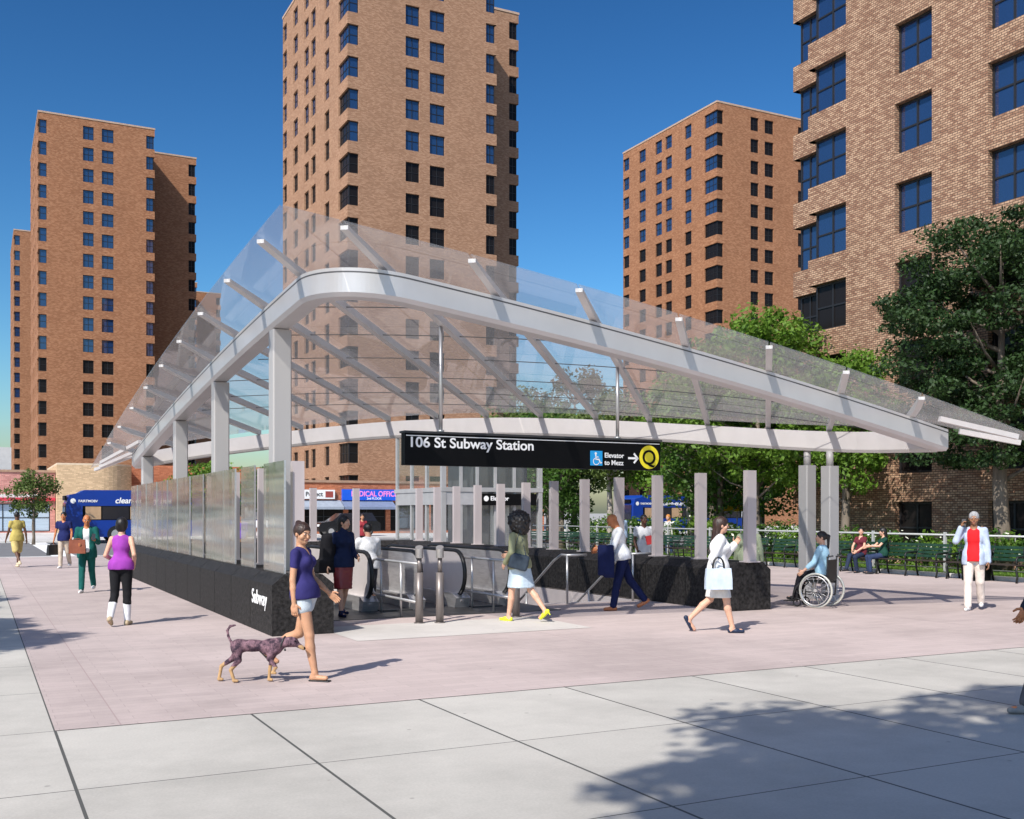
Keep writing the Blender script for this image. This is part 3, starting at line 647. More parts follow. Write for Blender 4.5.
# screen: translucent glass, blurred reflections painted in as sideways streaks
def reflection_streak_mat():
    m = bpy.data.materials.new('painted_reflection_glass'); m.use_nodes=True; t=m.node_tree; N=t.nodes; L=t.links; N.clear()
    out = N.new('ShaderNodeOutputMaterial'); tc = N.new('ShaderNodeTexCoord'); sp = N.new('ShaderNodeSeparateXYZ'); L.new(tc.outputs['Object'], sp.inputs[0])
    mp = N.new('ShaderNodeMapping'); mp.inputs['Scale'].default_value=(0,.07,2.6); L.new(tc.outputs['Object'],mp.inputs[0])
    nz = N.new('ShaderNodeTexNoise'); nz.inputs['Scale'].default_value=1.5; nz.inputs['Detail'].default_value=1.6; L.new(mp.outputs[0],nz.inputs['Vector'])
    cr = N.new('ShaderNodeValToRGB'); e=cr.color_ramp.elements; e[0].position=.28; e[1].position=.74
    e[0].color=(.22,.23,.20,1); e[1].color=(.74,.69,.63,1)
    for p,c in ((.38,(.42,.43,.38,1)),(.46,(.60,.57,.52,1)),(.53,(.48,.42,.39,1)),(.6,(.44,.47,.50,1)),(.67,(.76,.74,.71,1))):
        x=e.new(p); x.color=c
    L.new(nz.outputs[0],cr.inputs[0])
    # darker greenish band along the top, pale band low down
    zr = N.new('ShaderNodeValToRGB'); z=zr.color_ramp.elements; z[0].color=(1.1,1.08,1.04,1); z[1].color=(.62,.68,.56,1); z[0].position=.35; z[1].position=.95
    md = N.new('ShaderNodeMath'); md.operation='DIVIDE'; md.inputs[1].default_value=1.65; L.new(sp.outputs[2],md.inputs[0]); L.new(md.outputs[0],zr.inputs[0])
    mu = N.new('ShaderNodeMix'); mu.data_type='RGBA'; mu.blend_type='MULTIPLY'; mu.inputs[0].default_value=1; L.new(cr.outputs[0],mu.inputs[6]); L.new(zr.outputs[0],mu.inputs[7])
    # vertical lamella stripes
    m2 = N.new('ShaderNodeMapping'); m2.inputs['Scale'].default_value=(0,5.5,0); L.new(tc.outputs['Object'],m2.inputs[0])
    n2 = N.new('ShaderNodeTexNoise'); n2.inputs['Scale'].default_value=1.3; n2.inputs['Detail'].default_value=3; n2.inputs['Roughness'].default_value=.8; L.new(m2.outputs[0],n2.inputs['Vector'])
    mr = N.new('ShaderNodeMapRange'); mr.inputs[1].default_value=.3; mr.inputs[2].default_value=.7; mr.inputs[3].default_value=.84; mr.inputs[4].default_value=1.18; L.new(n2.outputs[0],mr.inputs[0])
    vm = N.new('ShaderNodeVectorMath'); vm.operation='SCALE'; L.new(mu.outputs[2],vm.inputs[0]); L.new(mr.outputs[0],vm.inputs['Scale'])
    pb = N.new('ShaderNodeBsdfPrincipled'); pb.inputs['Roughness'].default_value=.16; pb.inputs['Metallic'].default_value=.5; L.new(vm.outputs[0],pb.inputs['Base Color'])
    tr = N.new('ShaderNodeBsdfTransparent'); tr.inputs[0].default_value=(.9,.92,.9,1)
    mx = N.new('ShaderNodeMixShader'); mx.inputs[0].default_value=.50; L.new(tr.outputs[0],mx.inputs[1]); L.new(pb.outputs[0],mx.inputs[2]); L.new(mx.outputs[0],out.inputs[0])
    return m
streak_glass = reflection_streak_mat()
SCR = thing('glass_screen','tall glass screen with blurred reflections painted as streaks along the left granite wall','screen',W(3.97,0,.862),TH)
panels = [(15.03,16.3),(16.86,17.8),(18.28,19.2),(19.24,20.95),(21.15,22.35),(22.6,24.1),(24.13,25.4),(25.5,27.1),(27.13,28.9),(28.93,30.6),(30.63,32.0)]
for a,b in panels:
    mb = MB(); n = max(1,int((b-a)/.62)); st=(b-a)/n
    for i in range(n): mb.box((-.012+(.012 if i%2 else -.004), a+i*st+.004, 0),(.012+(.012 if i%2 else -.004), a+(i+1)*st-.004, 1.64))
    pn = mb.build('screen_panel', streak_glass, SCR)
    mb = MB(); mb.box((-.014,a-.005,0),(.014,a+.002,1.642)); mb.build('edge_strip', stainless, pn)

# ------------------------------------------------------------------ hanging sign
SG = thing('hanging_sign','long black hanging sign reading 106 St Subway Station under the canopy','sign',W(5.94,15.35,2.49),TH)
mb = MB(); mb.box((0,0,0),(4.80,.16,.50)); mb.build('sign_board', black_m, SG)
mb = MB(); mb.box((-.02,-.03,.502),(4.82,.19,.535)); mb.build('sign_cap', dark_metal, SG)
mb = MB(); mb.box((.02,-.006,.455),(4.78,-.001,.468)); mb.build('white_line', white_p, SG)
def lay(o, x, z, y=-.008): o.location = (x,y,z); o.rotation_euler=(R(90),0,0)
lay(text_mesh('lettering','106 St Subway Station',.225,white_p,SG,off=.0040,sx=1.10,ext=.003),.05,.285)
lay(text_mesh('lettering','Elevator',.118,white_p,SG,off=.0018,ext=.003),3.64,.20)
lay(text_mesh('lettering','to Mezz',.118,white_p,SG,off=.0018,ext=.003),3.64,.075)
def disc(mb, cx, cz, r, y, n=40, r0=0):
    if r0 == 0: mb.face([(cx+r*math.cos(2*math.pi*k/n), y, cz+r*math.sin(2*math.pi*k/n)) for k in range(n)])
    else:
        for k in range(n):
            a,b = 2*math.pi*k/n, 2*math.pi*(k+1)/n
            mb.face([(cx+r0*math.cos(a),y,cz+r0*math.sin(a)),(cx+r*math.cos(a),y,cz+r*math.sin(a)),(cx+r*math.cos(b),y,cz+r*math.sin(b)),(cx+r0*math.cos(b),y,cz+r0*math.sin(b))])
yel = mat('route_yellow',(.85,.72,.02),.5,var=.02)
mb = MB(); disc(mb,4.56,.225,.205,-.006); b = mb.build('route_bullet', yel, SG)
q = text_mesh('route_letter','Q',.36,black_m,b,off=.0035,ext=.002,align='CENTER'); lay(q,4.555,.10,-.010)
mb = MB(); mb.box((3.36,-.006,.06),(3.60,-.001,.31)); ic = mb.build('access_symbol', mat('access_blue',(.01,.32,.72),.5,var=.02), SG)
mb = MB(); disc(mb,3.465,.265,.022,-.010); 
def strk(pts,w):
    for (x0,z0),(x1,z1) in zip(pts[:-1],pts[1:]):
        d=Vector((x1-x0,z1-z0)).normalized(); n=Vector((-d.y,d.x))*w/2; e=d*w*.3
        mb.face([(x0-e.x+n.x,-.0105,z0-e.y+n.y),(x0-e.x-n.x,-.0105,z0-e.y-n.y),(x1+e.x-n.x,-.0105,z1+e.y-n.y),(x1+e.x+n.x,-.0105,z1+e.y+n.y)])
strk([(3.465,.24),(3.47,.165),(3.53,.165),(3.555,.105),(3.58,.11)],.022); strk([(3.466,.205),(3.515,.205)],.016)
for k in range(14):
    a,b_ = R(115+k*16), R(115+(k+1)*16)
    mb.face([(3.475+r*math.cos(t),-.010,.13+r*math.sin(t)) for r,t in ((.05,a),(.064,a),(.064,b_),(.05,b_))][::-1])
mb.build('wheelchair_mark', white_p, ic)
mb = MB(); strk([(4.13,.20),(4.30,.20)],.036); strk([(4.245,.275),(4.315,.20),(4.245,.125)],.036); mb.build('arrow', white_p, SG)
for u in (6.58, 9.90):
    mb = MB(); mb.tube([(u-5.94,.08,.535),(u-5.94,.08,zs(u,15.43)-2.49)],.03,None,10); mb.cyl((u-5.94,.08),.055,.53,.57); mb.build('hanger_rod', rail_m, SG)

# ------------------------------------------------------------------ landing, escalators, stairs
mb = MB(); mb.box((4.63,16.45,-.30),(9.35,19.9,.006)); o = mb.build('escalator_landing', mat('ribbed_plate',(.06,.058,.058),.45,.5,var=.3,scale=3), rz=TH)
tag(o,kind='structure')
def esc_prof(v0, r=.42, top=1.02, flat=3.3, zend=-4.6):
    pts = []
    for a in np.linspace(-85, 90, 12): pts.append((v0+r-r*math.cos(R(a)), top-r+r*math.sin(R(a))))
    pts.append((v0+r+flat, top)); 
    for k in range(1,6): a=R(30*k/5); pts.append((v0+r+flat+.9*math.sin(a), top-.9*(1-math.cos(a))))
    last = pts[-1]; L = (last[1]-zend)/math.tan(R(30)); pts.append((last[0]+L, zend)); return pts
panel_m = mat('escalator_panel',(.66,.61,.60),.4,.25,var=.06,scale=1)
def escalator(u, label):
    T = thing('escalator', label, 'escalator', W(u,17.4), TH, 'escalators going down to the station')
    P = esc_prof(.12); 
    for sx in (0, .92):
        mb = MB(); base = [(p[0], max(p[1]-.95, -5.5) if i>12 else .12) for i,p in enumerate(P)]
        ring = P + [(P[-1][0], P[-1][1]-1.0), (P[12][0]+.3, -.02), (P[12][0]-.2, .0), (.35,.0), (.22,.14)]
        for a,b in ((sx-.03,sx+.03),):
            mb.face([(a,p[0],p[1]) for p in ring]); mb.face([(b,p[0],p[1]) for p in reversed(ring)])
            for i in range(len(ring)): p,q=ring[i],ring[(i+1)%len(ring)]; mb.face([(b,p[0],p[1]),(b,q[0],q[1]),(a,q[0],q[1]),(a,p[0],p[1])])
        mb.build('balustrade', panel_m if sx==0 else stainless, T)
        mb = MB(); Q = [(sx, p[0], p[1]+.02) for p in P]; Q = [(sx,P[0][0]+.18,P[0][1]+.0)]+Q; mb.tube(Q,.040,None,8); mb.build('handrail', rubber, T)
        mb = MB(); s_ = 1 if sx>0 else -1
        ring2 = [(.30,0),(.22,.18),(.40,.26),(P[12][0],.26),(P[-1][0],P[-1][1]-.76),(P[-1][0],P[-1][1]-1.2),(P[12][0],-.2)]
        a,b = sorted((sx+s_*-.16, sx+s_*.13))
        mb.loft([[(a,p[0],p[1]) for p in ring2],[(b,p[0],p[1]) for p in ring2]], None); mb.build('skirt', stainless, T)
    mb = MB(); zf = .02; y = .3
    mb.box((.16,.1,0),(.76,P[12][0],.03))
    vy, z = P[12][0], 0.0
    for k in range(22): mb.box((.16,vy,z-.21*(k+1)),(.76,vy+.40,z-.21*(k+1)+.2)); vy += .36
    mb.build('steps', dark_metal, T)
    # curved steel apron between the newels, catching the light
    return T
escalator(6.17,'left escalator, carrying the man in the white shirt down')
escalator(7.95,'right escalator, behind the pair of thin bollards')
mb = MB()
ST_T = thing('staircase','pale stone stairs going down beside the right granite wall','stairs',W(9.45,17.55),TH)
n = 26
for k in range(n): mb.box((0,.28*k,-.17*(k+1)-.6),(2.42,.28*(k+1)-.002,-.17*(k+1)+.17-.004*(k==0)-.002))
mb.build('steps', concrete_w, ST_T)
mb = MB(); mb.loft([[(-.12,a,b) for a,b in ((0,.0),(0,-1.5),(7.3,-5.1),(7.3,-3.6))],[(-.002,a,b) for a,b in ((0,.0),(0,-1.5),(7.3,-5.1),(7.3,-3.6))]],None); mb.build('stringer', concrete_w, ST_T)
def handrail(u, label, v0=17.5):
    T = thing('handrail', label, 'handrail', W(u,v0), TH, 'stair handrails')
    sl = .17/.28
    mb = MB(); mb.tube([(.42,-.0,.93),(.0,0,.93),(0,.25,.93),(0,.55,.80),(0,7.2,.80-6.65*sl)],.024,None,8); mb.build('rail', rail_m, T)
    mb = MB(); mb.tube([(0,.02,0),(0,.02,.92)],.024,None,8); mb.build('post', rail_m, T)
    for y in (1.7,3.6): mb = MB(); mb.tube([(0,y,-sl*y-.05),(0,y,.80-sl*(y-.55))],.022,None,8); mb.build('post', rail_m, T)
handrail(10.1,'slanting steel handrail in the middle of the stairs'); handrail(11.6,'steel handrail along the right granite wall behind the navy trousers')
def barrier(u, v0, v1, label):
    T = thing('queue_barrier', label, 'barrier', W(u,v0), TH, 'low tubular barriers before the escalators')
    L = v1-v0; r=.2
    arc = [(0, L-r+r*math.cos(a), .72+ r*math.sin(a)) for a in np.linspace(math.pi/2,-0,6)] 
    pts = [(0,0,.92)] + arc + [(0,L-r+r*math.cos(a), .50+r*math.sin(a)) for a in np.linspace(0,-math.pi/2,6)] + [(0,0,.30)]
    mb = MB(); mb.tube(pts,.024,None,8); mb.build('rail', rail_m, T)
    for y in (L*.35, L*.78):
        mb = MB(); mb.tube([(0,y,0),(0,y,.92)],.022,None,8); mb.build('post', rail_m, T)
barrier(6.33,15.75,18.0,'low tubular steel barrier in front of the left escalator')
barrier(8.1,15.9,18.0,'low tubular steel barrier between right escalator and curly haired woman')
def bollard(u,v,label):
    T = thing('bollard', label, 'bollard', W(u,v), TH-.5, 'thin reader posts by the escalators')
    bm_ = mat('bollard_steel',(.20,.175,.165),.4,.4,var=.1)
    mb = MB(); mb.cyl((0,0),.062,0,.80,None,18); mb.cyl((0,.022),.036,.80,1.03,None,12); mb.cyl((0,0),.085,0,.012); mb.build('post', bm_, T)
    mb = MB(); n=18; ring=lambda z,sl: [(.062*math.cos(2*math.pi*k/n),.062*math.sin(2*math.pi*k/n),z+sl*math.sin(2*math.pi*k/n)) for k in range(n)]
    mb.loft([ring(1.03,0),ring(1.2,.03)],None); mb.build('reader_head', mat('reader_steel',(.35,.33,.32),.3,.5), T)
bollard(6.24,15.5,'left one of the two close set dark bollards before the escalators')
bollard(6.55,15.40,'right one of the two close set dark bollards before the escalators')
bollard(8.09,15.75,'dark bollard standing behind the curly haired woman in yellow heels')

# ------------------------------------------------------------------ elevator kiosk
KI = thing('elevator_kiosk','glass and steel elevator kiosk behind the escalators','elevator',W(13.3,31.0),TH)
kf = mat('kiosk_steel',(.42,.42,.42),.4,.3,var=.08); Lu, Lv, Kt = 3.5, 4.1, 4.55
def post(x,y,h=Kt,w=.12): mb = MB(); mb.box((x-w/2,y-w/2,0),(x+w/2,y+w/2,h)); mb.build('post', kf, KI)
for x in (0,.62,1.2,1.85,2.55,3.5): post(x,0,w=.15 if x in (0,3.5) else .09)
for y in (1.35,2.7,4.1): post(0,y,w=.10)
for y in (1.35,2.7,4.1): post(3.5,y,w=.10)
for z in (2.42,Kt-.12):
    mb = MB(); mb.box((-.09,-.09,z),(Lu+.09,.09,z+.14)); mb.box((-.09,.091,z),(.09,Lv+.09,z+.14)); mb.box((Lu-.09,.091,z),(Lu+.09,Lv+.09,z+.14)); mb.build('header_beam', kf, KI)
mb = MB(); mb.box((.08,-.06,2.0),(1.14,-.02,2.42)); mb.build('header_panel', mat('kiosk_panel',(.45,.45,.46),.35,.3), KI)
mb = MB(); mb.box((-.06,.1,2.0),(-.02,4.0,2.42)); mb.build('header_panel', kf, KI)
mb = MB(); mb.box((1.26,-.16,1.98),(3.3,-.10,2.36)); b = mb.build('sign_panel', black_m, KI); b['label']='black panel with white lettering over the elevator door'
t = text_mesh('lettering','Elevator',.20,white_p,b,off=.004); t.location=(1.6,-.168,2.14); t.rotation_euler=(R(90),0,0)
mb = MB(); disc(mb,1.45,2.2,.09,-.166,20); mb.build('round_mark', white_p, b)
for x0,x1 in ((.07,.58),(.67,1.15),(1.25,1.8),(1.9,2.5),(2.6,3.42)):
    mb = MB(); mb.box((x0,-.012,.05),(x1,.012,1.97)); mb.build('glass_pane', clear_glass, KI)
    mb = MB(); mb.box((x0,-.012,2.57),(x1,.012,Kt-.13)); mb.build('glass_pane', clear_glass, KI)
for y0,y1 in ((.1,1.3),(1.4,2.65),(2.75,4.04)):
    for z0,z1 in ((.05,2.4),(2.57,Kt-.13)):
        mb = MB(); mb.box((-.012,y0,z0),(.012,y1,z1)); mb.build('glass_pane', clear_glass, KI)
mb = MB(); mb.box((1.3,.5,.03),(3.3,2.6,Kt-.3)); mb.build('elevator_car', mat('car_grey',(.16,.16,.165),.4,.4,var=.1), KI)
mb = MB(); mb.box((1.9,.46,.05),(2.6,.49,2.0)); mb.build('door', stainless, KI)
mb = MB(); mb.box((-.15,-.15,Kt+.02),(Lu+.15,Lv+.15,Kt+.14)); mb.build('roof', kf, KI)

# ------------------------------------------------------------------ fence, benches, bin
fm = mat('fence_white',(.40,.41,.40),.5,.1,var=.05); green_m = mat('bench_green',(.012,.045,.026),.45,var=.25,scale=6)
FE = thing('fence','long pale two rail metal fence behind the row of green benches','fence',W(24.2,0),TH)
mb = MB(); mb.tube([(0,12.6,1.12),(0,45.3,1.12)],.03,None,8); mb.build('top_rail', fm, FE)
mb = MB(); mb.tube([(0,12.6,.2),(0,45.3,.2)],.018,None,6); mb.build('bottom_rail', mat('fence_dark',(.05,.06,.05),.6), FE)
v = 12.85
while v < 45.3:
    mb = MB(); mb.box((-.035,v-.035,0),(.035,v+.035,1.2)); mb.build('post', fm, FE); v += 2.65
def bench():
    T = bpy.data.objects.new('park_bench', None); COL.objects.link(T)
    L = 2.3
    mb = MB()
    for i in range(5): mb.box((-.46+i*.09,.02,.43),(-.46+i*.09+.07,L-.02,.455))
    mb.build('seat', mat('bench_slat',(.035,.025,.02),.5,var=.3), T)
    mb = MB()
    for i in range(4): x=.0+i*.025; mb.box((x,.02,.52+i*.1),(x+.03,L-.02,.52+i*.1+.075))
    mb.build('backrest', green_m, T)
    for y in (.1,L/2,L-.1):
        mb = MB(); w=.03
        def seg(pts): mb.tube([(p[0],y,p[1]) for p in pts],.026,None,6)
        seg([(-.44,0),(-.40,.15),(-.44,.30),(-.42,.42),(-.1,.42)]); seg([(.06,0),(0,.2),(-.02,.42),(.05,.7),(.13,.95)]); seg([(-.42,.42),(-.44,.58),(-.40,.64),(.02,.66)])
        mb.build('leg', mat('cast_iron',(.010,.012,.011),.5), T)
    return T
proto = bench(); bl = ['nearest green bench, at the right edge of the photo','second nearest green bench, just behind the black bin','green bench half hidden by the man in red','green bench between the man in red and the seated women',
 'green bench with two women seated on it','green bench seen past the two canopy columns','green bench behind the wheelchair user','green bench right of the fin by the white coat','green bench left of the woman in white','green bench behind the blonde woman','far green bench between the steel fins','far green bench behind the man in the white shirt','farthest green bench in the row']
for i in range(12):
    o = proto if i == 0 else copy_tree(proto)
    o.location = W(23.28, 14.7+2.44*i+(0 if i<1 else .25)); o.rotation_euler=(0,0,TH); tag(o, bl[i], 'bench', 'green benches in a row along the fence')
    if i: pass
BN = thing('litter_bin','square black litter bin behind the man in the red shirt','bin',W(22.95,18.75),TH)
mb = MB(); mb.loft([[(-.24,-.24,0),(.24,-.24,0),(.24,.24,0),(-.24,.24,0)],[(-.27,-.27,.75),(.27,-.27,.75),(.27,.27,.75),(-.27,.27,.75)]],None); mb.build('body', black_m, BN)
mb = MB(); mb.box((-.3,-.3,.752),(.3,.3,.80)); mb.build('rim', dark_metal, BN)
MU = thing('market_umbrella','yellow and blue market umbrella seen above the woman in white','umbrella',(9.3,43.5,0),0)
mb = MB(); mb.tube([(0,0,0),(0,0,2.15)],.025,None,8); mb.build('pole', white_steel, MU)
n=12
for k in range(n):
    mb = MB(); pr=[(0,2.25),(.35,2.22),(.75,2.06),(.98,1.8)]
    for (r0,z0),(r1,z1) in zip(pr[:-1],pr[1:]):
        a,b_=2*math.pi*k/n,2*math.pi*(k+1)/n
        mb.face([(r0*math.cos(a),r0*math.sin(a),z0),(r1*math.cos(a),r1*math.sin(a),z1),(r1*math.cos(b_),r1*math.sin(b_),z1),(r0*math.cos(b_),r0*math.sin(b_),z0)])
    mb.build('canopy_panel', mat('umbrella_yellow',(.75,.50,.02),.7) if 3<=k<=9 else mat('umbrella_blue',(.02,.25,.65),.7), MU)

# ------------------------------------------------------------------ vehicles
bus_blue = mat('bus_blue',(.004,.035,.26),.3,var=.05); bus_glass = window_glass('bus_glass',(.02,.02,.025),1.5,.08)
def bus(u, v, label, flip=False):
    T = thing('bus', label, 'bus', W(u,v), TH, 'blue city buses on the street'); L=12.2; Wd=2.55
    prof = [(0.12,.35),(0,1.0),(.05,2.2),(.22,2.75),(.7,2.84),(1.0,3.02),(L-.3,3.02),(L,2.8),(L,.35)]
    mb = MB(); mb.loft([[(x,0,z) for x,z in prof],[(x,Wd,z) for x,z in prof]],None); body=mb.build('body', bus_blue, T)
    mb = MB(); mb.box((.9,-.012,1.32),(L-.5,.01,2.12)); mb.build('window_band', black_m, T)
    x=1.0
    for i,w in enumerate((.9,1.5,1.0,1.5,1.5,1.5,1.0)):
        mb = MB(); mb.box((x+.05,-.02,1.36),(x+w-.03,-.013,2.08)); mb.build('window', bus_glass if i not in(0,2) else mat('bus_door_glass',(.45,.30,.18),.3), T); x+=w
    mb = MB(); mb.box((x+.1,-.02,1.36),(x+1.6,-.013,2.08)); mb.build('panel', mat('bus_poster',(.55,.56,.58),.5,var=.4,scale=5), T)
    mb = MB(); mb.face([(-.03,.2,1.15),(-.03,Wd-.2,1.15),(.02,Wd-.2,2.3),(.02,.2,2.3)]); mb.build('windscreen', bus_glass, T)
    mb = MB(); mb.box((-.01,.4,2.45),(.10,Wd-.4,2.7)); mb.build('destination_sign', black_m, T)
    for x in (2.7, 9.0):
        for y in (.0, Wd-.3):
            mb = MB(); n=20; mb.loft([[(x+.5*math.cos(2*math.pi*k/n),y+dy,.5+.5*math.sin(2*math.pi*k/n)) for k in range(n)] for dy in (-.02,.3)],None); w=mb.build('wheel', rubber, T)
            mb = MB(); mb.loft([[(x+.28*math.cos(2*math.pi*k/n),y+dy,.5+.28*math.sin(2*math.pi*k/n)) for k in range(n)] for dy in (-.04,-.021)],None); mb.build('rim', stainless, w)
    mb = MB(); disc(mb,.40,2.40,.14,-.014); b=mb.build('round_mark', white_p, T)
    t = text_mesh('lettering','FAIRTMOBV',.19,white_p,T,off=.004); t.location=(.68,-.012,2.33); t.rotation_euler=(R(90),0,0)
    t = text_mesh('lettering','clean-energy bus',.46,white_p,T,off=.010,shear=.2); t.location=(2.62,-.012,2.28); t.rotation_euler=(R(90),0,0)
    return T
bus(4.45,64.0,'blue city bus at the left behind the walking men, lettered clean-energy')
bus(42.7,64.5,'blue city bus seen between trees at the right, lettered clean-energy')
def car(u,v,label,col,rot=0):
    T = thing('parked_car', label, 'car', W(u,v), TH+rot); L=4.7; Wd=1.9
    pr=[(0,.35),(0,.75),(.15,1.0),(1.1,1.12),(1.15,1.12),(L-.25,1.12),(L,.95),(L,.35)]
    mb=MB(); mb.loft([[(x,y,z) for x,z in pr] for y in (0,Wd)],None); mb.build('body',col,T)
    cb=[(1.0,1.12),(1.75,1.68),(L-.6,1.72),(L-.25,1.12)]
    mb=MB(); mb.loft([[(x,.06,cb[0][1]+.001) for x,z in cb[:1]]+[(x,.06 if z<1.2 else .2,z+.001) for x,z in cb[1:]],[(x,Wd-.06 if z<1.2 else Wd-.2,z+.001) for x,z in cb]],None); mb.build('cabin',bus_glass,T)
    for x in (.9,L-.95):
        for y in (-.01,Wd-.22):
            n=18; mb=MB(); mb.loft([[(x+.36*math.cos(2*math.pi*k/n),y+dy,.36+.36*math.sin(2*math.pi*k/n)) for k in range(n)] for dy in (0,.23)],None); w=mb.build('wheel',rubber,T)
            mb=MB(); mb.loft([[(x+.22*math.cos(2*math.pi*k/n),y+dy,.36+.22*math.sin(2*math.pi*k/n)) for k in range(n)] for dy in (-.015,-.001)],None); mb.build('rim',stainless,w)
    for y in (.1,Wd-.45): mb=MB(); mb.box((-.02,y,.72),(.05,y+.35,.88)); mb.build('headlight',white_p,T)
car(22.2,74.5,'black sport utility car parked before the blue shop sign',mat('car_black',(.012,.012,.014),.25))
car(16.5,75.0,'dark car parked before the white shop sign',mat('car_dark',(.05,.05,.06),.25))

# ------------------------------------------------------------------ trees and shrubs
bark = mat('bark',(.16,.13,.10),.9,var=.35,scale=6,bump=.8,bscale=20,stretch=(1,1,.3)); bark_pale = mat('pale_bark',(.32,.28,.24),.9,var=.3,scale=6,bump=.6,bscale=20)
leaf_dark = leaf_mat('leaf_dark',(.010,.028,.008),(.040,.085,.020),.25)
leaf_mid = leaf_mat('leaf_mid',(.025,.075,.010),(.10,.20,.028),.35)
leaf_light = leaf_mat('leaf_light',(.07,.16,.015),(.19,.32,.04),.42)
leaf_olive = leaf_mat('leaf_olive',(.055,.09,.02),(.18,.25,.06),.38)
flower_m = mat('white_blossom',(.7,.72,.6),.7,var=.1)
def leaves(centers, radii, per, size, flat=.7, r=None):
    r = r or rng; C = np.repeat(centers, per, axis=0); Rr = np.repeat(radii, per)[:,None]; n = len(C)
    d = r.normal(size=(n,3)); d /= np.linalg.norm(d,axis=1)[:,None]; rad = r.uniform(.25,1,size=(n,1))**.6
    P = C + d*rad*Rr*np.array([1,1,flat])
    nrm = d*.6 + r.normal(size=(n,3))*.7 + np.array([0,0,.6]); nrm /= np.linalg.norm(nrm,axis=1)[:,None]
    a = np.cross(nrm, r.normal(size=(n,3))); a /= np.linalg.norm(a,axis=1)[:,None]+1e-9; b = np.cross(nrm,a)
    s = size*r.uniform(.6,1.3,size=(n,1))
    V = np.stack([P-a*s*.5, P+b*s*.28, P+a*s*.5, P-b*s*.28],1).reshape(-1,3); F = np.arange(4*n).reshape(-1,4)
    return V, F
def tree(name, label, loc, H, cr, z0, leafm, nclump=70, per=110, size=.16, clump=.55, layered=False, trunk_r=.14, group=None, seed=1, barkm=None, lean=(0,0), sparse=1.0, cat='tree', sq=1.0):
    r = np.random.default_rng(seed); rr = random.Random(seed)
    T = thing(name, label, cat, loc, rr.uniform(0,6), group)
    cz = (H+z0)/2; hz = (H-z0)/2; C = []
    while len(C) < nclump:
        p = r.uniform(-1,1,3); l = np.linalg.norm(p)
        if l > 1 or l < .35*sparse: continue
        taper = 1.0 - .25*max(0,p[2])
        q = np.array([p[0]*cr*taper, p[1]*cr*taper*sq, cz+p[2]*hz]); q[:2] *= (1+.18*math.sin(3*math.atan2(p[1],p[0])+seed))
        if layered: q[2] = z0 + round((q[2]-z0)/.62)*.62 + r.normal()*.08
        C.append(q)
    C = np.array(C); Rd = r.uniform(.6,1.25,len(C))*clump
    V,F = leaves(C, Rd, per, size, .38 if layered else .75, r)
    np_obj('crown', V, F, [leafm], smooth=False, parent=T)
    mb = MB(); bm_ = barkm or bark
    zt = z0+(H-z0)*.75; pts = [(lean[0]*f+rr.uniform(-.05,.05), lean[1]*f+rr.uniform(-.05,.05), zt*f) for f in (0,.12,.3,.5,.75,1)]
    pts[0] = (0,0,-.05); mb.tube(pts, [trunk_r*1.5,trunk_r*1.1,trunk_r,trunk_r*.75,trunk_r*.45,trunk_r*.15], None, 9)
    idx = r.choice(len(C), min(len(C), 26), replace=False)
    for i in idx:
        f = max(.25, min(.9, (C[i][2]-hz*.35)/zt)); b0 = np.array([lean[0]*f, lean[1]*f, zt*f]) ; mid = (b0+C[i])/2+np.array([0,0,-.12+.1*r.normal()])
        mb.tube([tuple(b0),tuple(mid),tuple(C[i])],[trunk_r*.38,trunk_r*.2,trunk_r*.06],None,5)
    mb.build('trunk', bm_, T)
    return T
tree('dogwood_tree','large dark layered tree before the nearest brick facade at the right',W(26.0,20.4),10.6,3.6,2.7,leaf_dark,185,300,.135,.78,True,.20,seed=8,barkm=bark,sparse=.8)
tree('street_tree','bright green rounded tree rising above the right half of the canopy',W(25.4,30.2),9.0,3.6,2.6,leaf_light,130,200,.19,.75,seed=5,group=None)
tree('street_tree','smaller bright green tree against the corner of the nearest brick building',W(26.0,26.4),7.3,1.9,2.2,leaf_light,60,160,.17,.6,seed=6)
gt = 'green trees behind the bench row'
spots = [((26.2,33.4),8.0,2.7,1.6,'green tree behind the right hand column pair'),((27.8,37.5),7.8,2.9,1.5,'green tree behind the hanging sign right end'),((31.0,41.5),8.4,3.0,3.6,'green tree between the sign and the yellow umbrella'),
 ((25.6,40.5),7.0,2.5,3.1,'leafy green tree behind the blonde woman'),((24.8,43.5),6.8,2.6,1.6,'leafy green tree behind the man in the white tee'),((30.5,36.0),8.6,2.6,1.5,'tall green tree in the second row by the brick corner')]
for i,(p,H_,c_,z_,l_) in enumerate(spots):
    tree('leafy_tree', l_, W(*p), H_, c_, z_, [leaf_mid,leaf_light,leaf_mid,leaf_olive,leaf_mid,leaf_light][i], 85, 130, .19, .72, seed=20+i, group=gt, barkm=bark_pale if i%2 else bark)
far = [((27.5,52),9.0,3.4,1.6,'far leafy tree standing right of the elevator kiosk'),((31.0,56),8.8,3.0,1.8,'far leafy tree before the second bus'),((39,50.5),8.6,3.5,3.8,'far leafy tree at the right of the second bus'),((46,56),9,3.6,1.6,'far leafy tree behind the yellow umbrella')]
for i,(p,H_,c_,z_,l_) in enumerate(far):
    tree('leafy_tree', l_, W(*p), H_, c_, z_, leaf_mid if i%2 else leaf_olive, 70, 110, .24, .85, seed=40+i, group=gt)
tree('thin_tree','dark open branched tree seen through the canopy glass under the sky',(3.9,66,0),10.8,3.6,5.6,leaf_dark,60,70,.28,.75,seed=60,sparse=1.4,trunk_r=.2)
tree('small_tree','small young olive green tree on the far pavement at the far left',(-26.0,57.2,0),4.15,1.35,1.55,leaf_olive,34,110,.16,.5,seed=61,trunk_r=.07)
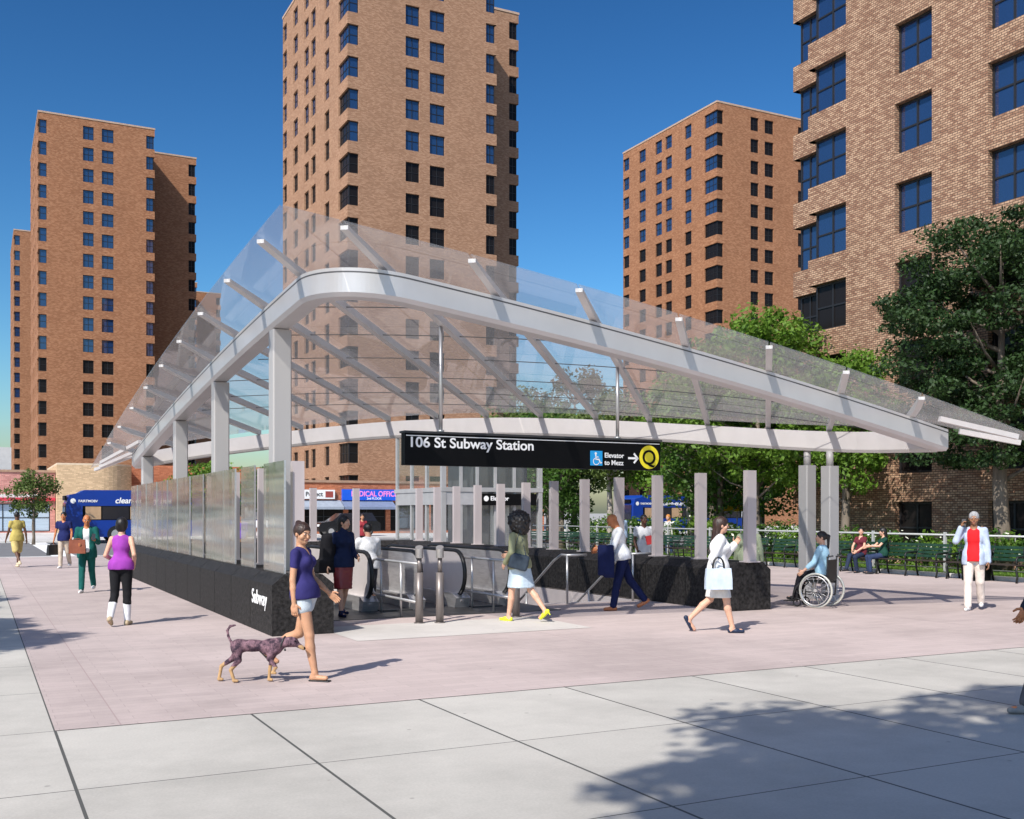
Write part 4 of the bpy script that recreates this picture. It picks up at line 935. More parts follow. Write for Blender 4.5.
tree('small_tree','small green tree seen over the left glass screen',(-17.5,60,0),4.6,2.2,1.8,leaf_light,50,90,.2,.55,seed=62,trunk_r=.08)
tree('small_tree','small tree seen between the left columns of the canopy',(-15.0,64,0),4.4,1.8,1.8,leaf_mid,40,90,.2,.55,seed=63,trunk_r=.08)
# trees beside and behind the camera, whose shade falls into the foreground
tree('shade_tree','tree behind the viewer whose shade falls on the foreground pavement',(-.85,-3.3,0),12.5,4.1,8.4,leaf_mid,120,330,.22,.72,seed=70,trunk_r=.2,sq=.85)
tree('shade_tree','tree left of the view whose shade reaches the left edge of the plaza',(-13.4,7.4,0),9.4,3.1,5.0,leaf_mid,110,220,.22,.7,seed=71,trunk_r=.17)
tree('shade_tree','second tree left of the view shading the plaza edge further off',(-16.4,14.0,0),9.0,3.2,5.0,leaf_mid,90,180,.22,.7,seed=72,trunk_r=.17)
def shrub(label, u, v, lu, lv, h, leafm, seed, fl=True, n=None):
    r = np.random.default_rng(seed); T = thing('shrub', label, 'shrub', W(u,v), TH, 'shrubs behind the fence')
    n = n or int(lu*lv*7); C = np.stack([r.uniform(-lu/2,lu/2,n), r.uniform(-lv/2,lv/2,n), r.uniform(.25,h-.2,n)],1)
    V,F = leaves(C, r.uniform(.2,.42,n), 75, .13, .8, r); np_obj('foliage', V, F, [leafm], smooth=False, parent=T)
    if fl:
        Cf = C[C[:,2]>h*.35]; V,F = leaves(Cf, np.full(len(Cf),.42), 3, .13, .8, r); np_obj('blossom', V, F, [flower_m], smooth=False, parent=T)
    mb = MB()
    for i in range(6): a=C[i*2%len(C)]; mb.tube([(a[0]*.5,a[1]*.5,0),tuple(a)],[.025,.008],None,5)
    mb.build('stem', bark, T)
sl_ = ['at the right edge of the photo','behind the man in the red shirt','under the big dark tree','between the dark tree and the seated women','behind the two seated women','behind the canopy columns','behind the wheelchair user','beyond the woman in white','behind the far benches','at the far end of the fence']
v = 15.2
for i in range(10):
    hh = [1.3,1.25,1.2,1.35,1.3,1.5,1.7,1.6,1.7,1.6][i]
    shrub('leafy shrub with pale blossoms '+sl_[i], 25.35, v, 1.5, 2.9, hh, leaf_mid if i%2 else leaf_light, 90+i); v += 3.0

# ------------------------------------------------------------------ people: implicit surfaces meshed with surface nets
def rotx(a): c,s=math.cos(a),math.sin(a); return np.array([[1,0,0],[0,c,-s],[0,s,c]])
def roty(a): c,s=math.cos(a),math.sin(a); return np.array([[c,0,s],[0,1,0],[-s,0,c]])
def rotz(a): c,s=math.cos(a),math.sin(a); return np.array([[c,-s,0],[s,c,0],[0,0,1]])
A3 = lambda *p: np.array(p, dtype=float)
class SDF:
    def __init__(s, k=.02): s.p=[]; s.k=k
    def cap(s, a, b, ra, rb=None, k=None, sub=False, col=0): s.p.append(('c',A3(*a),A3(*b),ra,ra if rb is None else rb,s.k if k is None else k,sub)); return s
    def ell(s, c, r, M=None, k=None, sub=False): s.p.append(('e',A3(*c),A3(*r),np.eye(3) if M is None else M,None,s.k if k is None else k,sub)); return s
    def box(s, c, h, M=None, r=.01, k=None, sub=False): s.p.append(('b',A3(*c),A3(*h),np.eye(3) if M is None else M,r,s.k if k is None else k,sub)); return s
    def half(s, pt, n): s.p.append(('h',A3(*pt),A3(*n)/np.linalg.norm(n),None,None,0,True)); return s   # keeps the side the normal points AWAY from
    def bounds(s):
        lo=np.full(3,9e9); hi=-lo
        for p in s.p:
            if p[6]: continue
            if p[0]=='c': R_=max(p[3],p[4]); l=np.minimum(p[1],p[2])-R_; h=np.maximum(p[1],p[2])+R_
            elif p[0]=='e': e=np.sqrt(((p[3]*p[2][None,:])**2).sum(1)); l=p[1]-e; h=p[1]+e
            else: e=np.abs(p[3])@(p[2]+p[4]); l=p[1]-e; h=p[1]+e
            lo=np.minimum(lo,l); hi=np.maximum(hi,h)
        return lo,hi
    def mesh(s, res, noise=None):
        lo,hi = s.bounds(); lo=lo-2.5*res-.01; hi=hi+2.5*res+.01
        n = np.ceil((hi-lo)/res).astype(int)+1
        ax=[lo[i]+res*np.arange(n[i]) for i in range(3)]
        F=np.full(n,.5)
        for p in s.p:
            if p[0]=='h':
                X,Y,Z=np.meshgrid(*ax,indexing='ij'); d=(X-p[1][0])*p[2][0]+(Y-p[1][1])*p[2][1]+(Z-p[1][2])*p[2][2]
                F=np.maximum(F,d); continue
            if p[0]=='c': R_=max(p[3],p[4]); l=np.minimum(p[1],p[2])-R_; h=np.maximum(p[1],p[2])+R_
            elif p[0]=='e': e=np.sqrt(((p[3]*p[2][None,:])**2).sum(1)); l=p[1]-e; h=p[1]+e
            else: e=np.abs(p[3])@(p[2]+p[4]); l=p[1]-e; h=p[1]+e
            mrg=.06+p[5]; i0=np.maximum(((l-mrg-lo)/res).astype(int),0); i1=np.minimum(((h+mrg-lo)/res).astype(int)+2,n)
            if (i1<=i0).any(): continue
            X,Y,Z=np.meshgrid(*[ax[i][i0[i]:i1[i]] for i in range(3)],indexing='ij'); P=np.stack([X,Y,Z],-1)
            if p[0]=='c':
                ab=p[2]-p[1]; L=ab@ab+1e-12; t=np.clip(((P-p[1])@ab)/L,0,1); d=np.linalg.norm(P-p[1]-t[...,None]*ab,axis=-1)-(p[3]+(p[4]-p[3])*t)
            elif p[0]=='e':
                q=(P-p[1])@p[3]; k0=np.linalg.norm(q/p[2],axis=-1); k1=np.linalg.norm(q/p[2]**2,axis=-1)+1e-9; d=k0*(k0-1)/k1
            else:
                q=np.abs((P-p[1])@p[3])-p[2]; d=np.linalg.norm(np.maximum(q,0),axis=-1)+np.minimum(q.max(-1),0)-p[4]
            sl=tuple(slice(i0[i],i1[i]) for i in range(3)); f=F[sl]; k=p[5]
            if p[6]:
                if k>0: h_=np.clip(.5-.5*(f+d)/k,0,1); F[sl]=f*(1-h_)+(-d)*h_+k*h_*(1-h_)
                else: F[sl]=np.maximum(f,-d)
            else:
                if k>0: h_=np.clip(.5+.5*(f-d)/k,0,1); F[sl]=f*(1-h_)+d*h_-k*h_*(1-h_)
                else: F[sl]=np.minimum(f,d)
        if noise:
            X,Y,Z=np.meshgrid(*ax,indexing='ij'); a_,fq=noise
            F=F+a_*(np.sin(X*fq+1.3*np.sin(Z*fq*.7))*np.sin(Y*fq*1.1+1.7)*np.sin(Z*fq*.9+X*fq*.3))
        return surfnets(F,lo,res)
def surfnets(F,lo,res):
    ins=F<0; nx,ny,nz=F.shape
    cnt=np.zeros((nx-1,ny-1,nz-1)); sm=np.zeros((nx-1,ny-1,nz-1,3))
    base=np.stack(np.meshgrid(np.arange(nx-1),np.arange(ny-1),np.arange(nz-1),indexing='ij'),-1).astype(float)
    for ax in range(3):
        o=[a for a in range(3) if a!=ax]
        for da in (0,1):
            for db in (0,1):
                s0=[slice(0,-1)]*3; s1=[slice(0,-1)]*3
                for q,dd in zip(o,(da,db)):
                    s0[q]=slice(dd,F.shape[q]-1+dd); s1[q]=s0[q]
                s1[ax]=slice(1,None)
                f0=F[tuple(s0)]; f1=F[tuple(s1)]; c=(f0<0)!=(f1<0)
                t=np.where(c,f0/(f0-f1+1e-12*(f0==f1)),0)
                p=np.zeros(c.shape+(3,)); p[...,ax]=t; p[...,o[0]]=da; p[...,o[1]]=db
                cnt+=c; sm+=p*c[...,None]
    act=cnt>0; V=(base[act]+sm[act]/cnt[act][:,None])*res+lo
    idx=-np.ones(cnt.shape,dtype=np.int64); idx[act]=np.arange(act.sum()); Q=[]
    for ax in range(3):
        o=[a for a in range(3) if a!=ax]; s0=[slice(1,-1)]*3; s1=[slice(1,-1)]*3; s0[ax]=slice(0,-1); s1[ax]=slice(1,None)
        a=ins[tuple(s0)]; b=ins[tuple(s1)]; c=np.argwhere(a!=b); 
        if not len(c): continue
        flip=a[tuple(c.T)]; g=c.copy()
        for q in o: g[:,q]+=1
        def at(d0,d1): h=g.copy(); h[:,o[0]]-=d0; h[:,o[1]]-=d1; return idx[tuple(h.T)]
        q4=np.stack([at(0,0),at(1,0),at(1,1),at(0,1)],1)
        if ax==1: flip=~flip
        q4[~flip]=q4[~flip][:,::-1]; Q.append(q4)
    Q=np.concatenate(Q) if Q else np.zeros((0,4),int); Q=Q[(Q>=0).all(1)]
    return V,Q
def join(parts):
    V=[];F=[];n=0
    for v,f in parts: V.append(v);F.append(f+n);n+=len(v)
    return np.concatenate(V),np.concatenate(F)

def cloth(name,col,rough=.85,var=.16,scale=9): return mat('cloth_'+name,col,rough,var=var,scale=scale,bump=.9,bscale=9,spec=.2,stretch=(1,1,.6))
def skin_mat(name,col):
    m = mat('skin_'+name,col,.5,var=.07,scale=14,bump=.1,bscale=90,spec=.35)
    b=m.node_tree.nodes['Principled BSDF']; b.inputs['Subsurface Weight'].default_value=.12; b.inputs['Subsurface Radius'].default_value=(.02,.008,.005); return m
SK = {'light':skin_mat('light',(.62,.36,.25)),'tan':skin_mat('tan',(.50,.27,.16)),'brown':skin_mat('brown',(.25,.12,.065)),'dark':skin_mat('dark',(.11,.05,.03)),'copper':skin_mat('copper',(.46,.17,.07))}
hair_bk = mat('hair_black',(.010,.008,.008),.45,var=.5,scale=30,bump=.8,bscale=60,stretch=(1,1,.25)); hair_br = mat('hair_brown',(.035,.017,.012),.45,var=.5,scale=30,bump=.8,bscale=60,stretch=(1,1,.25))
hair_gr = mat('hair_grey',(.30,.30,.31),.6,var=.3,scale=30,bump=.6); hair_bl = mat('hair_ginger',(.55,.22,.05),.5,var=.3,scale=30,bump=.6)
eye_m = mat('eye_dark',(.015,.01,.01),.3); lip_m = mat('lip',(.38,.12,.10),.5); teeth_m = mat('eye_white',(.75,.74,.72),.4)

def person(label, loc, heading, H=1.7, skin='tan', fem=False, lean=4, legs=((12,5),(-14,35)), arms=((-5,8,15,5),(5,8,15,5)), head=(0,0), feet=(None,None),
           hair='short', hairm=None, top=None, bottom=None, shoes=None, coat=None, res=.014, build=1.0, sit=False, seat_z=.46, ground=True, hand_curl=(.5,.5), zoff=0, torso_yaw=0, twist=0, group=None, legout=(0,0), face=True):
    """legs/arms: (right, left). leg=(thigh forward deg, knee bend). arm=(pitch fwd, out, elbow flex, inward). head=(yaw left+, pitch down+)."""
    s = H/1.70; hz=.925*s; hipw=(.088 if fem else .085)*s; shw=(.150 if fem else .176)*s*build; 
    P0=A3(0,0,hz); Rt=rotz(R(torso_yaw))@rotx(R(-lean)); up=Rt@A3(0,0,1); fw=Rt@A3(0,1,0); rt=Rt@A3(1,0,0)
    neck=P0+up*.505*s; chest=P0+up*.34*s+fw*.005; belly=P0+up*.13*s
    Rh=rotz(R(torso_yaw*.5+head[0]))@rotx(R(-lean*.4-head[1])); hc=neck+up*.055*s+Rh@A3(0,.028*s,.098*s)
    J={}
    for i,(sd) in enumerate((1,-1)):
        th,kn=legs[i]; hp=P0+A3(sd*hipw,0,-.02*s); a=R(th); lo_=R(legout[i])
        d1=A3(sd*math.sin(lo_),math.sin(a)*math.cos(lo_),-math.cos(a)*math.cos(lo_)); k_=hp+d1*.425*s; b=R(th-kn); d2=A3(sd*math.sin(lo_)*.3,math.sin(b),-math.cos(b)); an=k_+d2*.40*s
        fp = feet[i] if feet[i] is not None else (0 if kn<25 else -min(55,kn*.9))
        f=R(fp); fd=A3(sd*.10,math.cos(f),math.sin(f)); fd/=np.linalg.norm(fd)
        J[i]=(hp,k_,an,fd)
    AR={}
    for i,sd in enumerate((1,-1)):
        p_,o_,fl,inw=arms[i]; sh=neck-up*.06*s+rt*sd*shw
        p=R(p_);o=R(o_); u=A3(sd*math.sin(o),math.cos(o)*math.sin(p),-math.cos(o)*math.cos(p)); u=rotz(R(torso_yaw))@u
        el=sh+u*.285*s; q=R(p_+fl); iw=R(inw); w_=A3(sd*(math.sin(o)*.6-math.sin(iw)),math.sin(q)*math.cos(iw),-math.cos(q)); w_/=np.linalg.norm(w_); w_=rotz(R(torso_yaw))@w_
        wr=el+w_*.25*s; AR[i]=(sh,el,wr,u,w_)
    # body
    sh_k=.8 if fem else 1.0; bd=build
    B=SDF(.035*s)
    B.ell(P0+up*.01,(.158*s*(1.02 if fem else .97)*bd,.108*s*bd,.12*s),Rt).ell(belly,((.118 if fem else .138)*s*bd,.092*s*bd,.16*s),Rt).ell(chest,((.135 if fem else .158)*s*bd,(.102)*s*bd,.17*s),Rt)
    for sd in(1,-1): B.cap(neck-up*.035*s+rt*sd*.03*s,neck-up*.080*s+rt*sd*shw*.90,.042*s*bd,.040*s*bd)
    if fem:
        for sd in(1,-1): B.ell(chest+fw*.075*s+rt*sd*.062*s-up*.005,(.052*s,.05*s,.052*s),Rt,k=.02)
    B.cap(neck-up*.06*s,hc-Rh@A3(0,.02*s,.05*s),(.050 if fem else .058)*s,(.046 if fem else .054)*s,k=.02)
    for i in(0,1):
        hp,k_,an,fd=J[i]; B.cap(hp,k_,.082*s*bd,.052*s,k=.03*s); m=k_+(an-k_)*.32-A3(0,.012,0); B.cap(k_,m,.050*s,.052*s,k=.02).cap(m,an,.052*s,.034*s,k=.02)
        sh,el,wr,u,w_=AR[i]; B.cap(sh,el,(.044 if fem else .05)*s*bd,.034*s*bd,k=.018).cap(el,el+w_*.09*s,.034*s,.035*s,k=.01).cap(el+w_*.09*s,wr,.035*s,.024*s,k=.01)
        # foot
        heel=an+A3(0,-.025*s,-.05*s); toe=an+fd*.13*s+A3(0,0,-.052*s); B.cap(heel,toe,.032*s,.026*s,k=.02).cap(an,heel,.032*s,.032*s,k=.02)
    parts=[B.mesh(res*s)]
    # head, on a finer grid
    Hd=SDF(.02*s); L=lambda x,y,z: hc+Rh@(A3(x,y,z)*s)
    Hd.ell(L(0,-.012,.025),A3(.074,.092,.086)*s,Rh).ell(L(0,.018,-.038),A3(.058,.064,.074)*s,Rh,k=.03*s).cap(L(0,.045,-.088),L(0,.062,-.085),.022*s,.018*s,k=.025*s)
    Hd.cap(L(0,.083,.005),L(0,.101,-.026),.009*s,.0135*s,k=.012*s).cap(L(-.03,.078,.022),L(.03,.078,.022),.012*s,k=.015*s)
    for sd in(1,-1):
        Hd.ell(L(sd*.031,.094,.006),A3(.019,.014,.011)*s,Rh,k=.012*s,sub=True); Hd.ell(L(sd*.031,.078,.005),A3(.016,.014,.012)*s,Rh,k=.004*s)
        Hd.ell(L(sd*.074,-.008,-.008),A3(.010,.020,.032)*s,Rh@rotz(-sd*.3),k=.006*s); Hd.ell(L(sd*.045,.055,-.03),A3(.022,.022,.022)*s,Rh,k=.02*s)
    Hd.cap(L(-.020,.079,-.056),L(.020,.079,-.056),.0085*s,k=.008*s)
    Hd.cap(L(0,-.02,-.05),neck-up*.01,.046*s,.05*s,k=.02)
    hres=min(res,.009)*s*(.8 if res<=.013 else 1.0); hv,hf=Hd.mesh(hres); nb=sum(len(p[1]) for p in parts); parts.append((hv,hf))
    # hands
    for i,sd in enumerate((1,-1)):
        sh,el,wr,u,w_=AR[i]; side=np.cross(w_,A3(0,0,1) if abs(w_[2])<.85 else A3(0,1,0)); side/=np.linalg.norm(side); side_=side
        if abs(w_[2])>=.85: side_=A3(0,1,0)-w_*w_[1]; side_/=np.linalg.norm(side_); palmn=np.cross(w_,side_)*1.0; palmn=palmn if palmn[0]*sd<0 else -palmn
        else: side_=A3(0,0,1)-w_*w_[2]; side_/=np.linalg.norm(side_); palmn=np.cross(w_,side_); palmn=palmn if palmn[0]*sd<0 else -palmn
        M=np.stack([side_,w_,palmn],1); Hh=SDF(.006*s); c=wr+w_*.05*s
        Hh.ell(c,A3(.040,.054,.017)*s,M).cap(wr-w_*.02,wr+w_*.02,.024*s,.022*s,k=.012)
        cu=hand_curl[i]
        for j,(off,ln) in enumerate(((.030,.066),(.010,.076),(-.010,.070),(-.029,.056))):
            b0=wr+w_*.085*s+side_*off*s; d=w_+palmn*cu*.5; d/=np.linalg.norm(d); b1=b0+d*ln*.5*s; d=w_*(1-cu*.9)+palmn*cu*1.5; d/=np.linalg.norm(d); b2=b1+d*ln*.5*s
            Hh.cap(b0-w_*.02*s,b1,.0092*s,.0085*s,k=.003).cap(b1,b2,.0085*s,.007*s,k=.002)
        t0=wr+w_*.025*s+side_*.030*s; d=w_*.6+side_*.7+palmn*.45; d/=np.linalg.norm(d); t1=t0+d*.04*s; d=w_*.85+side_*.25+palmn*.5; d/=np.linalg.norm(d); Hh.cap(t0,t1,.013*s,.0105*s,k=.006).cap(t1,t1+d*.032*s,.0105*s,.0085*s,k=.002)
        parts.append(Hh.mesh(max(.0045,res*.4)*s))
    V,F=join(parts)
    # lowest shoe point decides the height
    lows=[min(J[i][2][2]-.085*s, (J[i][2]+J[i][3]*.13*s)[2]-.08*s) for i in(0,1)]
    dz=-min(lows) if not sit else (seat_z-(hz-.105*s))
    if zoff: dz+=zoff
    sh3=A3(0,0,dz)
    cen=V[F].mean(1); loc_=(cen-hc)@Rh/s; mi=np.zeros(len(F)); ishead=np.zeros(len(F),bool); ishead[nb:nb+len(hf)]=True
    if face:
        x,y,z=loc_.T; ax_=np.abs(x)
        mi[ishead&(y>.07)&(((ax_-.031)/.0115)**2+((z-.0055)/.0075)**2<1)]=2
        mi[ishead&(y>.07)&(((ax_-.031)/.0065)**2+((z-.0055)/.0075)**2<1)]=1
        mi[ishead&(y>.055)&(((ax_-.031)/.020)**2+((z-.026)/.0055)**2<1)]=4
        mi[ishead&(y>.07)&((x/.023)**2+((z+.056)/.0085)**2<1)]=3
    hm=hairm or hair_bk
    o=np_obj('person',V+sh3,F,[SK[skin],eye_m,teeth_m,lip_m,hm],mi); o.location=loc; o.rotation_euler=(0,0,math.atan2(-heading[0],heading[1])); tag(o,label,'person',group)
    def part(name,sd_,m,res_=None,noise=None):
        v,f=sd_.mesh((res_ or res)*s,noise)
        if len(f): return np_obj(name,v+sh3,f,[m],parent=o)
    # hair
    hs=SDF(.02*s)
    def cap_hair(th=.012,front=.02):
        hs.ell(L(0,-.016,.030),(A3(.074,.092,.086)+th)*s,Rh); hs.ell(L(0,.105,-.045),A3(.085,.085,.085+front)*s,Rh,k=.01*s,sub=True); 
        for sd in(1,-1): hs.ell(L(sd*.088,.005,-.03),A3(.03,.028,.04)*s,Rh,k=.006,sub=True)
    if hair=='short': cap_hair(.010,.015)
    elif hair=='buzz': cap_hair(.004,.02)
    elif hair=='bun': cap_hair(.012,.02); hs.ell(L(0,-.085,.10),A3(.036,.036,.032)*s,Rh)
    elif hair=='bob': cap_hair(.018,.015); hs.ell(L(0,-.045,-.03),A3(.088,.06,.085)*s,Rh,k=.03)
    elif hair=='long':
        cap_hair(.016,.02); hs.cap(L(0,-.06,.0),neck-fw*.075*s-up*.10*s,.062*s,.05*s,k=.04); hs.cap(L(.045,-.05,-.02),neck-fw*.06*s+rt*.06*s-up*.12*s,.035*s,.025*s,k=.03); hs.cap(L(-.045,-.05,-.02),neck-fw*.06*s-rt*.06*s-up*.12*s,.035*s,.025*s,k=.03)
    elif hair=='tail':
        cap_hair(.012,.02); hs.cap(L(0,-.09,.045),L(0,-.14,.02),.026*s,.034*s,k=.02); hs.cap(L(0,-.14,.02),L(0,-.135,-.20),.034*s,.02*s,k=.02)
    elif hair=='afro':
        hs.ell(L(0,-.05,.035),A3(.185,.175,.165)*s,Rh); hs.ell(L(0,-.08,-.08),A3(.165,.13,.13)*s,Rh,k=.04); hs.ell(L(.09,-.05,-.10),A3(.07,.07,.10)*s,Rh,k=.03); hs.ell(L(-.10,-.03,-.02),A3(.09,.08,.12)*s,Rh,k=.03); hs.ell(L(0,.13,-.05),A3(.075,.1,.09)*s,Rh,k=.02,sub=True)
    if hair!='bald': part('hair',hs,hm,min(res,.011)*(.8 if hair!='afro' else 1.1),noise=(.020,58) if hair=='afro' else (.0016,150))
    # clothes
    def torso_cl(T_,g,hem,flare=.0):
        T_.ell(belly,((.118 if fem else .138)*s*bd+g,.092*s*bd+g,.17*s),Rt).ell(chest,((.135 if fem else .158)*s*bd+g,(.102)*s*bd+g,.17*s),Rt)
        for sd in(1,-1): T_.cap(neck-up*.035*s+rt*sd*.03*s,neck-up*.080*s+rt*sd*shw*.90,.042*s*bd+g,.040*s*bd+g*.8)
        if fem:
            for sd in(1,-1): T_.ell(chest+fw*.075*s+rt*sd*.062*s,(.052*s+g,.05*s+g,.052*s+g),Rt,k=.02)
        for q in np.linspace(0,1,6):
            c=P0+up*(.07-(hem+.07)*q)*s; T_.ell(c,((.166 if fem else .160)*s*bd+g+.004+flare*q,.114*s*bd+g+.005+flare*q*.8,.10*s),Rt if hem<.12 else None,k=.05)
        T_.half(P0-up*hem*s,-up)
    def sleeve(T_,g,frac,which=(0,1)):
        for i in which:
            sh,el,wr,u,w_=AR[i]
            if frac<=0: continue
            e1=sh+(el-sh)*min(1,frac*2); T_.cap(sh,e1,(.044 if fem else .05)*s*bd+g,.036*s*bd+g,k=.014)
            if frac>.5: T_.cap(el,el+(wr-el)*min(1,(frac-.5)*2)*.97,.038*s*bd+g,.029*s+g,k=.012)
    def neckhole(T_,dp=.05,w=.052): T_.cap(neck+up*.10*s,neck-up*.005*s+fw*.02*s,w*s,w*s,k=.004,sub=True); T_.cap(neck+fw*.07*s,neck-up*dp*s+fw*.11*s,.035*s,.02*s,k=.004,sub=True)
    if top:
        T_=SDF(.03*s); g=top.get('g',.010); torso_cl(T_,g,top.get('hem',.06),top.get('flare',0)); sleeve(T_,g*.75,top.get('sleeve',.25)); 
        if top.get('tank'):
            for i,sd in enumerate((1,-1)): T_.ell(AR[i][0]+rt*sd*.03+up*.01,(.055,.075,.095),None,k=.005,sub=True)
        if not top.get('high'): neckhole(T_,top.get('v',.05))
        else: T_.cap(neck-up*.04*s,neck+up*.045*s,.062*s,.058*s,k=.02)
        part(top.get('n','shirt'),T_,top['m'],noise=(.0038,30))
    if coat:
        T_=SDF(.03*s); g=coat.get('g',.024); torso_cl(T_,g,coat.get('hem',.15),coat.get('flare',.01)); sleeve(T_,g*.6+.003,coat.get('sleeve',1)); neckhole(T_,.05,.06)
        if coat.get('open'):
            T_.box(P0+fw*.16*s+up*.18*s,(coat['open']*s,.09*s,.5*s),Rt,r=.01,k=.01,sub=True)
        part(coat.get('n','jacket'),T_,coat['m'],noise=(.005,24))
    if bottom:
        T_=SDF(.03*s); kd=bottom['k']; g=max(.009,bottom.get('g',.010)); T_.ell(P0+up*.01*s,(.162*s*bd+g,.110*s*bd+g,.122*s+g),Rt)
        if kd=='skirt':
            l=bottom.get('len',.45); mk=(J[0][1]+J[1][1])/2; e_=P0+(A3(mk[0],mk[1],hz-.45*s)-P0)*l/.45; e_[2]=P0[2]-l*s
            for q in np.linspace(0,1,7): c=P0+(e_-P0)*q; T_.ell(c,((.160+bottom.get('fl',.0)*q)*s,(.118+(.03+bottom.get('fl',0))*q)*s,.075*s),None,k=.04)
            for i in(0,1): hp,k_,an,fd=J[i]; T_.cap(hp,hp+(k_-hp)*min(1,l/.44),.088*s+g,.068*s+g,k=.05)
            T_.half((0,0,P0[2]-l*s),(0,0,-1))
        else:
            l={'trousers':2.0,'leggings':2.0,'shorts':bottom.get('len',.4),'capri':1.5}[kd]
            for i in(0,1):
                hp,k_,an,fd=J[i]; lg=kd=='leggings'; T_.cap(hp,hp+(k_-hp)*min(1,l),.086*s*bd+g,(.055 if l>=1 else .078)*s+g,k=(.03 if l>=1 else .012)*s)
                if l>1:
                    m=k_+(an-k_)*.32-A3(0,.01,0); e2=k_+(an-k_)*min(1,(l-1))*(.99 if not lg else .9)
                    if lg: T_.cap(k_,m,.052*s+g,.053*s+g,k=.02).cap(m,e2,.053*s+g,.036*s+g,k=.02)
                    else: T_.cap(k_,e2,.056*s+g,.046*s+g+bottom.get('fl',0),k=.02)
        T_.half(P0+up*.115*s,up)
        part(bottom.get('n','trousers' if kd in('trousers','leggings') else kd),T_,bottom['m'],noise=(.0032,28))
        if bottom.get('lower'):
            for i in(0,1):
                hp,k_,an,fd=J[i]; q=SDF(.01); m=k_+(an-k_)*.32-A3(0,.01,0); q.cap(m,an,.056*s+g,.041*s+g,k=.02); part('legging_cuff',q,bottom['lower'])
    if shoes:
        for i in(0,1):
            hp,k_,an,fd=J[i]; T_=SDF(.012*s); upf=np.cross(A3(1,0,0),fd); rtf=np.cross(fd,upf); Mf=np.stack([rtf,fd,upf],1); sc=shoes.get('s',1)
            hl=an-fd*.035*s-upf*.055*s; to=an+fd*.15*s-upf*.060*s
            if shoes['k']=='flip': T_.box(an+fd*.06*s-upf*.083*s,(.034*s,.115*s,.003*s),Mf,r=.006*s); T_.cap(an+fd*.02*s-upf*.04*s+rtf*.03*s,an+fd*.12*s-upf*.05*s,.006*s).cap(an+fd*.02*s-upf*.04*s-rtf*.03*s,an+fd*.12*s-upf*.05*s,.006*s)
            else:
                T_.cap(hl,hl+(to-hl)*.5,.036*s*sc,.036*s*sc,k=.02).cap(hl+(to-hl)*.5,to,.036*s*sc,.027*s*sc,k=.02)
                if shoes['k'] in('sneaker','boot'): T_.cap(an-upf*.0,hl,.040*s,.038*s,k=.015)
                T_.half(an-upf*.088*s,-upf)
                if shoes['k']=='loafer': T_.ell(an+fd*.01*s-upf*.0,(.030*s,.05*s,.035*s),Mf,k=.008,sub=True)
                if shoes['k']=='heel': T_.cap(hl-fd*.005,hl-fd*.01*s-upf*.075*s,.012*s,.008*s,k=.006)
            part('shoe',T_,shoes['m'],min(res,.010)*.8)
    o['J']=0; del o['J']
    Mw=Matrix.Translation(Vector(loc))@Matrix.Rotation(math.atan2(-heading[0],heading[1]),4,'Z')
    wp=lambda p: Mw@Vector(p+sh3)
    return dict(o=o,hand=[wp(AR[i][2]+AR[i][4]*.09*s) for i in(0,1)],wrist=[wp(AR[i][2]) for i in(0,1)],elbow=[wp(AR[i][1]) for i in(0,1)],sh=[wp(AR[i][0]) for i in(0,1)],head=wp(hc),neck=wp(neck),pelvis=wp(P0),chest=wp(chest),rz=math.atan2(-heading[0],heading[1]))
def GX(x,y):  # place on the ground seen at this spot (measured once; the figures stand at real places)
    Y=1.75*1053/(y-512.4); return Vector(((x-512)/1053*Y, Y, 0))
def sdf_thing(name,label,cat,sd_,m,res=.012,loc=(0,0,0),rz=0,noise=None):
    v,f=sd_.mesh(res,noise); o=np_obj(name,v,f,[m]); o.location=loc; o.rotation_euler=(0,0,rz); return tag(o,label,cat)
def flatbag(label,cat,name,c,w,h,d,m,rz,handle=.12,hm=None,tilt=0):
    T=thing(name,label,cat,c,rz)
    mb=MB(); mb.loft([[(-w*.5,-d*.5,-h),(w*.5,-d*.5,-h),(w*.5,d*.5,-h),(-w*.5,d*.5,-h)],[(-w*.5,-d*.42,-h*.5),(w*.5,-d*.42,-h*.5),(w*.5,d*.42,-h*.5),(-w*.5,d*.42,-h*.5)],[(-w*.47,-d*.25,0),(w*.47,-d*.25,0),(w*.47,d*.25,0),(-w*.47,d*.25,0)]],m); mb.build('bag_body',m,T)
    for y in (-d*.2,d*.2):
        mb=MB(); mb.tube([(w*.22*math.cos(a),y,handle*math.sin(a)) for a in np.linspace(0,math.pi,9)],.009,None,6); mb.build('handle',hm or m,T)
    return T
def phone(c,rz,label): 
    mb=MB(); mb.box((-.037,-.005,-.075),(.037,.005,.075),bev=.003); o=mb.build('phone',mat('phone_black',(.02,.02,.022),.2)); o.location=c; o.rotation_euler=(.5,0,rz); tag(o,label,'phone')

C_=cloth
# woman with the dog, nearest figure
p=person('woman in navy tee and pale shorts with flip flops, walking beside the dog',GX(305,679),(1,-.22),1.66,'tan',True,lean=-6,legs=((12,3),(-14,50)),arms=((-3,6,8,0),(8,12,38,-6)),head=(-28,12),hair='bun',hairm=hair_br,
 top=dict(m=C_('navy_tee',(.030,.026,.12)),hem=.055,sleeve=.24,g=.011,v=.08),bottom=dict(k='shorts',m=C_('pale_denim',(.50,.56,.60)),len=.28,g=.012),shoes=dict(k='flip',m=rubber),res=.0115,hand_curl=(.6,.4))
